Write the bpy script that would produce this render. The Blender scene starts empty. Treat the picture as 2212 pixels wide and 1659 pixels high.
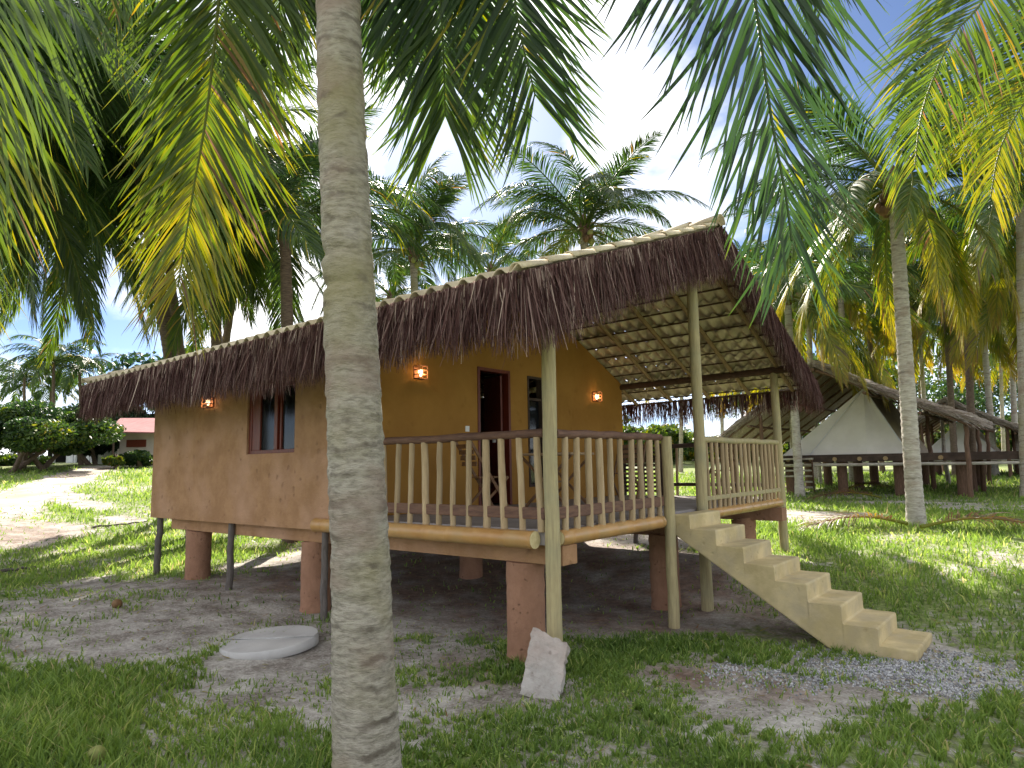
import bpy, math, random
import numpy as np
from mathutils import Vector, Matrix
random.seed(7); rng = np.random.default_rng(7)
sc = bpy.context.scene
col = sc.collection
rad = math.radians

# ------------------------------------------------------------------ camera
W, H, F = 2212, 1659, 1475.0            # the photograph's proportions, used for measuring
YAW, PITCH, ROLL = rad(39), rad(6.75), rad(-1)
CAM = np.array([3.7234, -5.1438, 1.70])
fh = np.array([-math.sin(YAW), math.cos(YAW), 0.0]); rt = np.array([math.cos(YAW), math.sin(YAW), 0.0]); zz = np.array([0, 0, 1.0])
fw = fh*math.cos(PITCH) + zz*math.sin(PITCH); up = -fh*math.sin(PITCH) + zz*math.cos(PITCH)
r2 = rt*math.cos(ROLL) + up*math.sin(ROLL); u2 = -rt*math.sin(ROLL) + up*math.cos(ROLL)
cd = bpy.data.cameras.new('camera'); cam = bpy.data.objects.new('camera', cd); col.objects.link(cam)
cd.sensor_width = 36; cd.lens = F/W*36; cd.clip_start = .05; cd.clip_end = 3000
m = Matrix(((r2[0], u2[0], -fw[0], CAM[0]), (r2[1], u2[1], -fw[1], CAM[1]), (r2[2], u2[2], -fw[2], CAM[2]), (0, 0, 0, 1)))
cam.matrix_world = m
sc.camera = cam

# ------------------------------------------------------------------ sky, sun, exposure
SUN_EL, SUN_AZ = 34.0, -46.0            # azimuth clockwise from +Y
w = bpy.data.worlds.new('World'); sc.world = w; w.use_nodes = True
nt = w.node_tree; nt.nodes.clear()
def N(t, k, **kw):
    n = t.nodes.new(k)
    for a, b in kw.items(): setattr(n, a, b)
    return n
out = N(nt, 'ShaderNodeOutputWorld'); bg = N(nt, 'ShaderNodeBackground'); bg.inputs[1].default_value = .065
sky = N(nt, 'ShaderNodeTexSky', sky_type='NISHITA', sun_disc=False, sun_elevation=rad(SUN_EL), sun_rotation=rad(SUN_AZ), air_density=.5, dust_density=.3, ozone_density=4.0)
tc = N(nt, 'ShaderNodeTexCoord'); mp = N(nt, 'ShaderNodeMapping'); mp.inputs['Scale'].default_value = (1, 1, 1.9); mp.inputs['Location'].default_value = (.32, .1, .0)
nz = N(nt, 'ShaderNodeTexNoise'); nz.inputs['Scale'].default_value = 2.3; nz.inputs['Detail'].default_value = 9; nz.inputs['Roughness'].default_value = .55
cr = N(nt, 'ShaderNodeValToRGB'); cr.color_ramp.elements[0].position = .38; cr.color_ramp.elements[1].position = .60
mx = N(nt, 'ShaderNodeMixRGB'); mx.inputs[2].default_value = (12.4, 12.2, 11.9, 1)  # bright clouds, added out of view behind the camera too as fill light
L = nt.links.new
adn = nz; acc = nz.outputs[0]
for gx, gy, c0_, amt in ((2060, -30, .93, -.27), (1030, 430, .978, -.16), (1480, 560, .98, -.16), (170, 700, .985, -.12)):   # gaps of blue between the clouds
    dp = N(nt, 'ShaderNodeVectorMath', operation='DOT_PRODUCT'); gd_ = r2*(gx-W/2)/F - u2*(gy-H/2)/F + fw; gd_ = gd_/np.linalg.norm(gd_); dp.inputs[1].default_value = tuple(gd_)
    mrg = N(nt, 'ShaderNodeMapRange', interpolation_type='SMOOTHSTEP'); mrg.inputs[1].default_value = c0_; mrg.inputs[2].default_value = 1.0; mrg.inputs[3].default_value = 0; mrg.inputs[4].default_value = amt
    adn = N(nt, 'ShaderNodeMath', operation='ADD'); L(tc.outputs['Generated'], dp.inputs[0]); L(dp.outputs['Value'], mrg.inputs[0]); L(mrg.outputs[0], adn.inputs[1]); L(acc, adn.inputs[0]); acc = adn.outputs[0]
L(tc.outputs['Generated'], mp.inputs[0]); L(mp.outputs[0], nz.inputs[0]); L(adn.outputs[0], cr.inputs[0]); L(cr.outputs[0], mx.inputs[0])
L(sky.outputs[0], mx.inputs[1]); L(mx.outputs[0], bg.inputs[0]); L(bg.outputs[0], out.inputs[0])
sd = bpy.data.lights.new('sun', 'SUN'); sd.energy = 5.0; sd.angle = rad(.53); sd.color = (1, .92, .80)
so = bpy.data.objects.new('sun', sd); col.objects.link(so)
sv = Vector((math.sin(rad(SUN_AZ))*math.cos(rad(SUN_EL)), math.cos(rad(SUN_AZ))*math.cos(rad(SUN_EL)), math.sin(rad(SUN_EL))))
so.rotation_euler = sv.to_track_quat('Z', 'Y').to_euler(); so.location = (0, 0, 30)
sc.view_settings.view_transform = 'Standard'; sc.view_settings.look = 'None'; sc.view_settings.gamma = 1
sc.view_settings.exposure = 1.6
sc.cycles.max_bounces = 8; sc.cycles.transmission_bounces = 5; sc.cycles.diffuse_bounces = 4
sc.cycles.sample_clamp_indirect = 6

# ------------------------------------------------------------------ measuring helpers
def ray(px, py): return r2*(px-W/2)/F - u2*(py-H/2)/F + fw
def at(px, py, D):                       # the point seen at (px,py) at horizontal forward distance D
    d = ray(px, py); return CAM + d*(D/np.dot(d, fh))
def sst(x, a, b):
    t = np.clip((np.asarray(x, float)-a)/(b-a), 0, 1); return t*t*(3-2*t)
def _hash(i, j, s):
    n = (i*374761393 + j*668265263 + s*1442695041) & 0x7fffffff
    n = ((n ^ (n >> 13))*1274126177) & 0x7fffffff
    return ((n ^ (n >> 16)) & 0xffff)/65535.0
def vnoise(x, y, s=0):
    x = np.asarray(x, float); y = np.asarray(y, float)
    i = np.floor(x).astype(np.int64); j = np.floor(y).astype(np.int64); fx = x-i; fy = y-j
    fx = fx*fx*(3-2*fx); fy = fy*fy*(3-2*fy)
    a = _hash(i, j, s); b = _hash(i+1, j, s); c = _hash(i, j+1, s); d = _hash(i+1, j+1, s)
    return (a*(1-fx)+b*fx)*(1-fy) + (c*(1-fx)+d*fx)*fy
def fbm(x, y, s=0, o=4):
    v = 0; a = .5; t = 0
    for k in range(o): v = v + a*vnoise(x*2**k, y*2**k, s+k*17); t += a; a *= .5
    return v/t
def ground_z(x, y):
    x = np.asarray(x, float); y = np.asarray(y, float)
    g = .03 - .20*sst(x, -6.5, -2.0)*(1-sst(y, 3.0, 5.2))
    g = g + np.interp(y, [-300, 3, 6, 10, 20, 27, 60, 200], [0, 0, .20, .27, .45, .62, 1.15, 1.4])
    g = g + np.interp(-x, [9, 14, 20, 30, 43, 80], [0, .06, .4, 1.1, 1.85, 2.6])
    g = g + .05*(fbm(x*.5, y*.5, 3)-.5) + .025*(fbm(x*3, y*3, 9)-.5)
    return g
def gz(x, y): return float(ground_z(x, y))
def on_ground(px, py):
    d = ray(px, py); t = 1.0
    for _ in range(4000):
        p = CAM + d*t
        if p[2] <= gz(p[0], p[1]): return p
        t += .04 + t*.002
    return p
def V(*a): return np.array(a, float)
def nrmz(v):
    v = np.asarray(v, float); n = np.linalg.norm(v, axis=-1, keepdims=True); return v/np.maximum(n, 1e-9)

# ------------------------------------------------------------------ object helpers
def tag(o, label=None, cat=None, group=None, kind=None):
    if label: o['label'] = label
    if cat: o['category'] = cat
    if group: o['group'] = group
    if kind: o['kind'] = kind
    return o
def empty(name, loc, rz=0):
    o = bpy.data.objects.new(name, None); col.objects.link(o); o.location = tuple(loc); o.rotation_euler = (0, 0, rz); o.empty_display_size = .2
    return o
def raw_mesh(name, verts, quads=None, tris=None, attr=None, smooth=False):
    me = bpy.data.meshes.new(name)
    verts = np.ascontiguousarray(verts, np.float32).reshape(-1, 3)
    me.vertices.add(len(verts)); me.vertices.foreach_set('co', verts.ravel())
    parts = []; tot = []
    if quads is not None and len(quads): q = np.asarray(quads, np.int32).reshape(-1, 4); parts.append(q.ravel()); tot.append(np.full(len(q), 4, np.int32))
    if tris is not None and len(tris): q = np.asarray(tris, np.int32).reshape(-1, 3); parts.append(q.ravel()); tot.append(np.full(len(q), 3, np.int32))
    lv = np.concatenate(parts); tot = np.concatenate(tot)
    me.loops.add(len(lv)); me.loops.foreach_set('vertex_index', lv)
    me.polygons.add(len(tot)); st = np.concatenate([[0], np.cumsum(tot)[:-1]]).astype(np.int32)
    me.polygons.foreach_set('loop_start', st)
    if smooth: me.polygons.foreach_set('use_smooth', np.ones(len(tot), bool))
    me.update(calc_edges=True)
    for k, v in (attr or {}).items():
        a = me.attributes.new(k, 'FLOAT', 'POINT'); a.data.foreach_set('value', np.ascontiguousarray(v, np.float32))
    return me
def attach(o, parent, local=False):      # local=False: the mesh is written in world coordinates
    o.parent = parent
    if not local and parent.type == 'EMPTY': o.matrix_parent_inverse = parent.matrix_basis.inverted()
def link(name, me, mat, parent=None, loc=None, local=False):
    if mat is not None and not me.materials: me.materials.append(mat)
    o = bpy.data.objects.new(name, me); col.objects.link(o)
    if parent is not None: attach(o, parent, local)
    if loc is not None: o.location = tuple(loc)
    return o
class MB:
    def __init__(s): s.v = []; s.f = []; s.sm = []; s.a = []
    def add(s, vs, fs, smooth=False, a=0.0):
        b = len(s.v); s.v += [tuple(map(float, p)) for p in vs]; s.a += [a]*len(vs)
        for f in fs: s.f.append(tuple(b+i for i in f)); s.sm.append(smooth)
    def box(s, lo, hi, a=0.0):
        x0, y0, z0 = lo; x1, y1, z1 = hi
        s.add([(x0,y0,z0),(x1,y0,z0),(x1,y1,z0),(x0,y1,z0),(x0,y0,z1),(x1,y0,z1),(x1,y1,z1),(x0,y1,z1)],
              [(0,3,2,1),(4,5,6,7),(0,1,5,4),(1,2,6,5),(2,3,7,6),(3,0,4,7)], a=a)
    def obox(s, c, ax, ay, az, a=0.0):   # box from centre and three half-axis vectors
        c, ax, ay, az = (np.asarray(q, float) for q in (c, ax, ay, az)); vs = []
        for k in (-1, 1):
            for i, j in ((-1,-1),(1,-1),(1,1),(-1,1)): vs.append(c+ax*i+ay*j+az*k)
        s.add(vs, [(0,3,2,1),(4,5,6,7),(0,1,5,4),(1,2,6,5),(2,3,7,6),(3,0,4,7)], a=a)
    def bar(s, p, q, w, t, upv=(0,0,1), a=0.0):   # rectangular bar from p to q
        p = np.asarray(p, float); q = np.asarray(q, float); d = q-p; l = np.linalg.norm(d); d = d/l
        sd = nrmz(np.cross(d, upv)) if abs(np.dot(d, nrmz(upv))) < .98 else np.array([1., 0, 0]); u = np.cross(sd, d)
        s.obox((p+q)/2, d*l/2, sd*w/2, u*t/2, a)
    def tube(s, pts, rs, n=10, cap=True, a=0.0, jit=0.0):
        pts = np.asarray(pts, float); m_ = len(pts)
        if np.isscalar(rs): rs = [rs]*m_
        T = np.gradient(pts, axis=0); T = nrmz(T)
        ref = np.array([0, 0, 1.]) if abs(T[0][2]) < .9 else np.array([1., 0, 0])
        vs = []
        for i in range(m_):
            u = nrmz(np.cross(T[i], ref)); w_ = np.cross(T[i], u); ref_r = rs[i]
            for k in range(n):
                an = 2*math.pi*k/n; r_ = ref_r*(1+jit*(random.random()-.5))
                vs.append(pts[i]+u*math.cos(an)*r_+w_*math.sin(an)*r_)
        fs = [(i*n+k, i*n+(k+1) % n, (i+1)*n+(k+1) % n, (i+1)*n+k) for i in range(m_-1) for k in range(n)]
        s.add(vs, fs, True, a)
        if cap:
            s.add(vs[:n], [tuple(range(n))[::-1]], a=a); s.add(vs[-n:], [tuple(range(n))], a=a)
    def log(s, p, q, r0, r1=None, n=12, seg=7, wob=.006, a=0.0):
        r1 = r1 or r0; p = np.asarray(p, float); q = np.asarray(q, float); pts = []; rs = []
        for i in range(seg+1):
            t = i/seg; pts.append(p+(q-p)*t+(np.array([random.uniform(-1,1) for _ in range(3)])*wob if 0 < i < seg else 0)); rs.append((r0+(r1-r0)*t)*random.uniform(.97, 1.03))
        s.tube(pts, rs, n, a=a, jit=.04)
    def build(s, name, mat, parent=None, bevel=0, loc=None, local=False):
        me = bpy.data.meshes.new(name); me.from_pydata(s.v, [], s.f); me.update()
        me.polygons.foreach_set('use_smooth', s.sm)
        at_ = me.attributes.new('age', 'FLOAT', 'POINT'); at_.data.foreach_set('value', s.a)
        me.materials.append(mat)
        o = bpy.data.objects.new(name, me); col.objects.link(o)
        if parent is not None: attach(o, parent, local)
        if loc is not None: o.location = tuple(loc)
        if bevel:
            b = o.modifiers.new('b', 'BEVEL'); b.width = bevel; b.segments = 2; b.limit_method = 'ANGLE'; b.angle_limit = rad(50)
        return o

# ------------------------------------------------------------------ materials
def mat(name, base, rough=.8, var=None, scale=6, detail=6, stretch=(1,1,1), bump=0, bscale=None, spec=.3, coords='Object', trans=0, dist=0.0, rand=0.0, var2=None, v2scale=1.2, v2amt=.6, attr=None, ramp=None, pos=(.35,.65)):
    m_ = bpy.data.materials.new(name); m_.use_nodes = True; t = m_.node_tree; t.nodes.clear(); l = t.links.new
    o = N(t, 'ShaderNodeOutputMaterial'); p = N(t, 'ShaderNodeBsdfPrincipled')
    p.inputs['Roughness'].default_value = rough; p.inputs['Specular IOR Level'].default_value = spec
    tcn = N(t, 'ShaderNodeTexCoord'); mpn = N(t, 'ShaderNodeMapping'); mpn.inputs['Scale'].default_value = stretch
    l(tcn.outputs[coords], mpn.inputs[0])
    c = None
    rgb = N(t, 'ShaderNodeRGB'); rgb.outputs[0].default_value = (*base, 1); c = rgb.outputs[0]
    if attr:
        an = N(t, 'ShaderNodeAttribute', attribute_name=attr); rp = N(t, 'ShaderNodeValToRGB')
        e = rp.color_ramp.elements
        e[0].position = ramp[0][0]; e[0].color = (*ramp[0][1], 1); e[1].position = ramp[-1][0]; e[1].color = (*ramp[-1][1], 1)
        for ps, cl in ramp[1:-1]:
            q = e.new(ps); q.color = (*cl, 1)
        l(an.outputs['Fac'], rp.inputs[0]); c = rp.outputs[0]
    if var is not None:
        n1 = N(t, 'ShaderNodeTexNoise'); n1.inputs['Scale'].default_value = scale; n1.inputs['Detail'].default_value = detail; n1.inputs['Roughness'].default_value = .62; n1.inputs['Distortion'].default_value = dist
        l(mpn.outputs[0], n1.inputs[0]); r_ = N(t, 'ShaderNodeValToRGB'); r_.color_ramp.elements[0].position = pos[0]; r_.color_ramp.elements[1].position = pos[1]
        l(n1.outputs[0], r_.inputs[0]); mm = N(t, 'ShaderNodeMixRGB'); l(r_.outputs[0], mm.inputs[0]); l(c, mm.inputs[1]); mm.inputs[2].default_value = (*var, 1); c = mm.outputs[0]
    if var2 is not None:
        n2 = N(t, 'ShaderNodeTexNoise'); n2.inputs['Scale'].default_value = v2scale; n2.inputs['Detail'].default_value = 5
        l(tcn.outputs[coords], n2.inputs[0]); r_ = N(t, 'ShaderNodeValToRGB'); r_.color_ramp.elements[0].position = .45; r_.color_ramp.elements[1].position = .68
        l(n2.outputs[0], r_.inputs[0]); ml = N(t, 'ShaderNodeMath', operation='MULTIPLY'); ml.inputs[1].default_value = v2amt; l(r_.outputs[0], ml.inputs[0])
        mm = N(t, 'ShaderNodeMixRGB'); l(ml.outputs[0], mm.inputs[0]); l(c, mm.inputs[1]); mm.inputs[2].default_value = (*var2, 1); c = mm.outputs[0]
    if rand:
        oi = N(t, 'ShaderNodeObjectInfo'); hs = N(t, 'ShaderNodeHueSaturation'); mr = N(t, 'ShaderNodeMapRange')
        mr.inputs[3].default_value = 1-rand; mr.inputs[4].default_value = 1+rand; l(oi.outputs['Random'], mr.inputs[0]); l(mr.outputs[0], hs.inputs['Value']); l(c, hs.inputs['Color']); c = hs.outputs[0]
    l(c, p.inputs['Base Color'])
    if bump:
        nb = N(t, 'ShaderNodeTexNoise'); nb.inputs['Scale'].default_value = bscale or scale*2; nb.inputs['Detail'].default_value = 8; nb.inputs['Roughness'].default_value = .65
        l(mpn.outputs[0], nb.inputs[0]); bp = N(t, 'ShaderNodeBump'); bp.inputs['Strength'].default_value = bump; bp.inputs['Distance'].default_value = .02
        l(nb.outputs[0], bp.inputs['Height']); l(bp.outputs[0], p.inputs['Normal'])
    if trans:
        tr = N(t, 'ShaderNodeBsdfTranslucent'); hs = N(t, 'ShaderNodeHueSaturation'); hs.inputs['Value'].default_value = 1.75; hs.inputs['Saturation'].default_value = 1.15; hs.inputs['Hue'].default_value = .488
        l(c, hs.inputs['Color']); l(hs.outputs[0], tr.inputs[0]); ms = N(t, 'ShaderNodeMixShader'); ms.inputs[0].default_value = trans
        l(p.outputs[0], ms.inputs[1]); l(tr.outputs[0], ms.inputs[2]); l(ms.outputs[0], o.inputs[0])
    else: l(p.outputs[0], o.inputs[0])
    m_['p'] = 1
    return m_
LEAF_RAMP = [(0, (.011, .028, .013)), (.3, (.028, .062, .017)), (.55, (.085, .135, .020)), (.75, (.30, .27, .03)), (.9, (.24, .13, .05)), (1, (.13, .085, .055))]
M = {}
M['leaf'] = mat('palm_leaf', (.05,.1,.02), rough=.46, spec=.42, attr='age', ramp=LEAF_RAMP, trans=.38, rand=.18)
M['bush'] = mat('bush_leaf', (.05,.1,.02), rough=.5, spec=.35, attr='age', ramp=LEAF_RAMP, trans=.35, rand=.1)
M['grass'] = mat('grass_blade', (.05,.1,.02), rough=.55, spec=.25, attr='age', ramp=[(0,(.065,.125,.03)),(.5,(.20,.30,.07)),(.8,(.42,.48,.16)),(1,(.44,.38,.20))], trans=.4)
M['trunk'] = mat('palm_bark', (.41,.375,.315), rough=.9, var=(.17,.15,.12), scale=15, stretch=(1,1,3.2), bump=.8, bscale=34, var2=(.28,.25,.12), v2scale=1.6, v2amt=.7, pos=(.42,.72), dist=.3)
M['trunk_dark'] = mat('palm_bark_dark', (.20,.15,.115), rough=.9, var=(.10,.07,.055), scale=9, stretch=(1,1,4), bump=.8)
M['trunk_pale'] = mat('palm_bark_pale', (.55,.52,.47), rough=.9, var=(.33,.30,.26), scale=7, stretch=(1,1,5), bump=.8)
M['wall_front'] = mat('plaster_brown', (.405,.235,.125), rough=.93, var=(.33,.185,.095), scale=3.4, bump=.9, bscale=14, pos=(.40,.58), var2=(.50,.31,.21), v2scale=1.6, v2amt=.6, coords='Object')
M['wall_ochre'] = mat('plaster_ochre', (.37,.195,.045), rough=.93, var=(.31,.155,.034), scale=1.8, bump=.3, bscale=8)
M['column'] = mat('column_render', (.36,.20,.13), rough=.95, var=(.28,.15,.095), scale=4, bump=1.0, bscale=14)
M['red_wood'] = mat('red_brown_wood', (.17,.030,.016), rough=.4, var=(.10,.018,.010), scale=5, stretch=(8,8,1), bump=.1, spec=.45)
M['rail_wood'] = mat('rail_wood', (.19,.105,.07), rough=.7, var=(.11,.06,.045), scale=6, stretch=(1,1,6), bump=.4)
M['pole'] = mat('pale_round_pole', (.47,.40,.22), rough=.75, var=(.34,.28,.155), scale=5, stretch=(9,9,.8), bump=.3, var2=(.27,.27,.18), v2scale=2.5, v2amt=.55)
M['pole_b'] = mat('baluster_pole', (.47,.36,.22), rough=.75, var=(.36,.26,.15), scale=5, stretch=(9,9,.8), bump=.3, rand=.16)
M['stick'] = mat('grey_stick', (.17,.15,.14), rough=.9, var=(.10,.085,.075), scale=8, stretch=(6,6,1), bump=.5)
M['bamboo'] = mat('bamboo', (.52,.30,.11), rough=.33, var=(.42,.22,.07), scale=3, spec=.5, var2=(.40,.27,.12), v2scale=4, v2amt=.6)
M['bamboo_cut'] = mat('bamboo_cut', (.72,.62,.36), rough=.8, var=(.6,.5,.27), scale=20)
M['deck'] = mat('deck_concrete', (.34,.31,.30), rough=.85, var=(.26,.235,.225), scale=3, bump=.2)
M['tile'] = mat('clay_tile', (.76,.67,.50), rough=.85, var=(.57,.48,.33), scale=3.5, bump=.4, bscale=30, var2=(.30,.24,.17), v2scale=2.2, v2amt=.6)
M['rafter'] = mat('roof_rafter', (.36,.26,.14), rough=.8, var=(.25,.17,.09), scale=5, stretch=(4,1,4), bump=.2)
M['batten'] = mat('roof_batten', (.10,.055,.035), rough=.8, var=(.06,.035,.02), scale=6)
M['thatch'] = mat('palm_fringe', (.1,.05,.04), rough=.9, spec=.15, attr='age', ramp=[(0,(.035,.016,.016)),(.40,(.12,.062,.058)),(.72,(.30,.21,.19)),(1,(.62,.50,.42))], trans=.12)
M['thatch_grey'] = mat('weathered_thatch', (.45,.40,.36), rough=.95, var=(.22,.17,.14), scale=12, stretch=(1,1,1), bump=.9, attr='age', ramp=[(0,(.20,.15,.125)),(.6,(.42,.37,.33)),(1,(.68,.64,.60))])
M['stairs'] = mat('yellow_render', (.62,.51,.29), rough=.85, var=(.47,.38,.20), scale=2.4, bump=.3, bscale=18, pos=(.42,.60), var2=(.40,.34,.24), v2scale=3.4, v2amt=.6)
M['concrete'] = mat('weathered_concrete', (.55,.545,.54), rough=.9, var=(.40,.39,.385), scale=5, bump=.5, var2=(.68,.67,.65), v2scale=2.5, v2amt=.6)
M['slab'] = mat('mortar_slab', (.50,.475,.45), rough=.95, var=(.33,.30,.275), scale=5, bump=1.0, bscale=12, var2=(.46,.33,.28), v2scale=3.2, v2amt=.4)
M['gravel'] = mat('crushed_stone', (.42,.43,.47), rough=.9, attr='age', ramp=[(0,(.17,.17,.18)),(.5,(.37,.38,.40)),(1,(.62,.62,.63))])
M['path'] = mat('sandy_path', (.40,.335,.27), rough=.97, var=(.29,.225,.17), scale=.9, detail=9, bump=.8, bscale=5, var2=(.50,.46,.41), v2scale=.5, v2amt=.8)
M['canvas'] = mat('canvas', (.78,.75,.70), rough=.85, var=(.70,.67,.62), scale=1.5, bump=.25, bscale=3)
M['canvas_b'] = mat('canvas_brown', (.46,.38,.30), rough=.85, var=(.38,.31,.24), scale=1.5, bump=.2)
M['dark'] = mat('dark_timber', (.045,.03,.024), rough=.8, var=(.075,.05,.04), scale=5)
M['log'] = mat('brown_log', (.17,.10,.07), rough=.9, var=(.10,.06,.04), scale=6, stretch=(5,5,1), bump=.5)
M['pink'] = mat('faded_red_sheet', (.38,.15,.15), rough=.75, var=(.28,.10,.10), scale=2, stretch=(4,1,1))
M['cream'] = mat('cream_wall', (.56,.50,.46), rough=.9, var=(.47,.42,.38), scale=1.2)
M['white'] = mat('white_wash', (.74,.75,.78), rough=.9, var=(.6,.6,.62), scale=3)
M['black'] = mat('interior_shade', (.012,.010,.010), rough=.9)  # near-black colour standing in for shade inside the house and shed
M['furn'] = mat('folding_chair_wood', (.21,.115,.055), rough=.5, var=(.14,.07,.035), scale=6, stretch=(1,1,5))
M['furn_l'] = mat('pale_table_edge', (.40,.28,.17), rough=.5, var=(.3,.2,.11), scale=6)
M['coco_g'] = mat('green_coconut', (.20,.23,.06), rough=.5, var=(.28,.27,.09), scale=4)
M['coco_b'] = mat('brown_coconut', (.20,.115,.055), rough=.7, var=(.12,.07,.035), scale=6, bump=.5, rand=.3)
M['curtain'] = mat('curtain', (.07,.085,.09), rough=.9, var=(.03,.04,.045), scale=3, stretch=(12,12,1))
M['plate'] = mat('white_plastic', (.8,.8,.78), rough=.4)
M['shade'] = mat('terracotta_lamp', (.42,.20,.10), rough=.7, var=(.33,.15,.07), scale=10)
g = bpy.data.materials.new('glass'); g.use_nodes = True; pb = g.node_tree.nodes['Principled BSDF']
pb.inputs['Base Color'].default_value = (.015,.018,.02,1); pb.inputs['Roughness'].default_value = .06; pb.inputs['Alpha'].default_value = .72; M['glass'] = g
g = bpy.data.materials.new('bulb'); g.use_nodes = True; pb = g.node_tree.nodes['Principled BSDF']
pb.inputs['Emission Color'].default_value = (1, .62, .33, 1); pb.inputs['Emission Strength'].default_value = 3.5; M['bulb'] = g
def ring_lines(m_, scale=1.9, dark=(.10,.08,.06), amt=.75):
    t = m_.node_tree; l = t.links.new; p = [n for n in t.nodes if n.type == 'BSDF_PRINCIPLED'][0]; lk = p.inputs['Base Color'].links[0].from_socket
    tcn = N(t, 'ShaderNodeTexCoord'); wv = N(t, 'ShaderNodeTexWave', wave_type='BANDS', bands_direction='Z'); wv.inputs['Scale'].default_value = scale; wv.inputs['Distortion'].default_value = 3.2; wv.inputs['Detail'].default_value = 4; wv.inputs['Detail Scale'].default_value = 2.2; wv.inputs['Detail Roughness'].default_value = .62
    l(tcn.outputs['Object'], wv.inputs[0]); r_ = N(t, 'ShaderNodeValToRGB'); r_.color_ramp.elements[0].position = .02; r_.color_ramp.elements[0].color = (1,1,1,1); r_.color_ramp.elements[1].position = .22; r_.color_ramp.elements[1].color = (0,0,0,1); l(wv.outputs[0], r_.inputs[0])
    n2 = N(t, 'ShaderNodeTexNoise'); n2.inputs['Scale'].default_value = 5; n2.inputs['Detail'].default_value = 3; l(tcn.outputs['Object'], n2.inputs[0]); r2_ = N(t, 'ShaderNodeValToRGB'); r2_.color_ramp.elements[0].position = .46; r2_.color_ramp.elements[1].position = .64; l(n2.outputs[0], r2_.inputs[0])
    ml = N(t, 'ShaderNodeMath', operation='MULTIPLY'); l(r_.outputs[0], ml.inputs[0]); l(r2_.outputs[0], ml.inputs[1]); m2 = N(t, 'ShaderNodeMath', operation='MULTIPLY'); m2.inputs[1].default_value = amt; l(ml.outputs[0], m2.inputs[0])
    mm = N(t, 'ShaderNodeMixRGB'); l(m2.outputs[0], mm.inputs[0]); l(lk, mm.inputs[1]); mm.inputs[2].default_value = (*dark, 1)
    # brown weathering patches
    n3 = N(t, 'ShaderNodeTexNoise'); n3.inputs['Scale'].default_value = 1.7; n3.inputs['Detail'].default_value = 7; mp3 = N(t, 'ShaderNodeMapping'); mp3.inputs['Scale'].default_value = (1, 1, 1.6); l(tcn.outputs['Object'], mp3.inputs[0]); l(mp3.outputs[0], n3.inputs[0]); r3 = N(t, 'ShaderNodeValToRGB'); r3.color_ramp.elements[0].position = .52; r3.color_ramp.elements[1].position = .66; l(n3.outputs[0], r3.inputs[0])
    m3 = N(t, 'ShaderNodeMath', operation='MULTIPLY'); m3.inputs[1].default_value = .6; l(r3.outputs[0], m3.inputs[0]); mm3 = N(t, 'ShaderNodeMixRGB'); l(m3.outputs[0], mm3.inputs[0]); l(mm.outputs[0], mm3.inputs[1]); mm3.inputs[2].default_value = (.27, .19, .15, 1)
    l(mm3.outputs[0], p.inputs['Base Color'])
ring_lines(M['trunk']); ring_lines(M['trunk_pale'], 1.6, amt=.6)
def pits(m_, scale, dark, amt, depth):
    t = m_.node_tree; l = t.links.new; p = [n for n in t.nodes if n.type == 'BSDF_PRINCIPLED'][0]; lk = p.inputs['Base Color'].links[0].from_socket; nl = p.inputs['Normal'].links[0].from_socket
    tcn = N(t, 'ShaderNodeTexCoord'); nd = N(t, 'ShaderNodeTexNoise'); nd.inputs['Scale'].default_value = 6; nd.inputs['Detail'].default_value = 4; l(tcn.outputs['Object'], nd.inputs[0])
    mv = N(t, 'ShaderNodeMixRGB'); mv.inputs[0].default_value = .12; l(tcn.outputs['Object'], mv.inputs[1]); l(nd.outputs['Color'], mv.inputs[2])
    vo = N(t, 'ShaderNodeTexVoronoi'); vo.inputs['Scale'].default_value = scale; l(mv.outputs[0], vo.inputs[0]); r_ = N(t, 'ShaderNodeValToRGB'); r_.color_ramp.elements[0].position = .06; r_.color_ramp.elements[0].color = (1,1,1,1); r_.color_ramp.elements[1].position = .20; r_.color_ramp.elements[1].color = (0,0,0,1); l(vo.outputs['Distance'], r_.inputs[0])
    ml = N(t, 'ShaderNodeMath', operation='MULTIPLY'); ml.inputs[1].default_value = amt; l(r_.outputs[0], ml.inputs[0]); mm = N(t, 'ShaderNodeMixRGB'); l(ml.outputs[0], mm.inputs[0]); l(lk, mm.inputs[1]); mm.inputs[2].default_value = (*dark, 1); l(mm.outputs[0], p.inputs['Base Color'])
    bp = N(t, 'ShaderNodeBump', invert=True); bp.inputs['Strength'].default_value = depth; bp.inputs['Distance'].default_value = .012; l(r_.outputs[0], bp.inputs['Height']); l(nl, bp.inputs['Normal']); l(bp.outputs[0], p.inputs['Normal'])
pits(M['wall_front'], 5.5, (.22,.12,.07), .5, .9); pits(M['column'], 14, (.17,.09,.055), .5, .9); pits(M['stairs'], 9, (.33,.26,.14), .35, .4); pits(M['wall_ochre'], 4, (.22,.11,.025), .3, .4); pits(M['slab'], 10, (.25,.2,.17), .5, .8)
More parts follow.
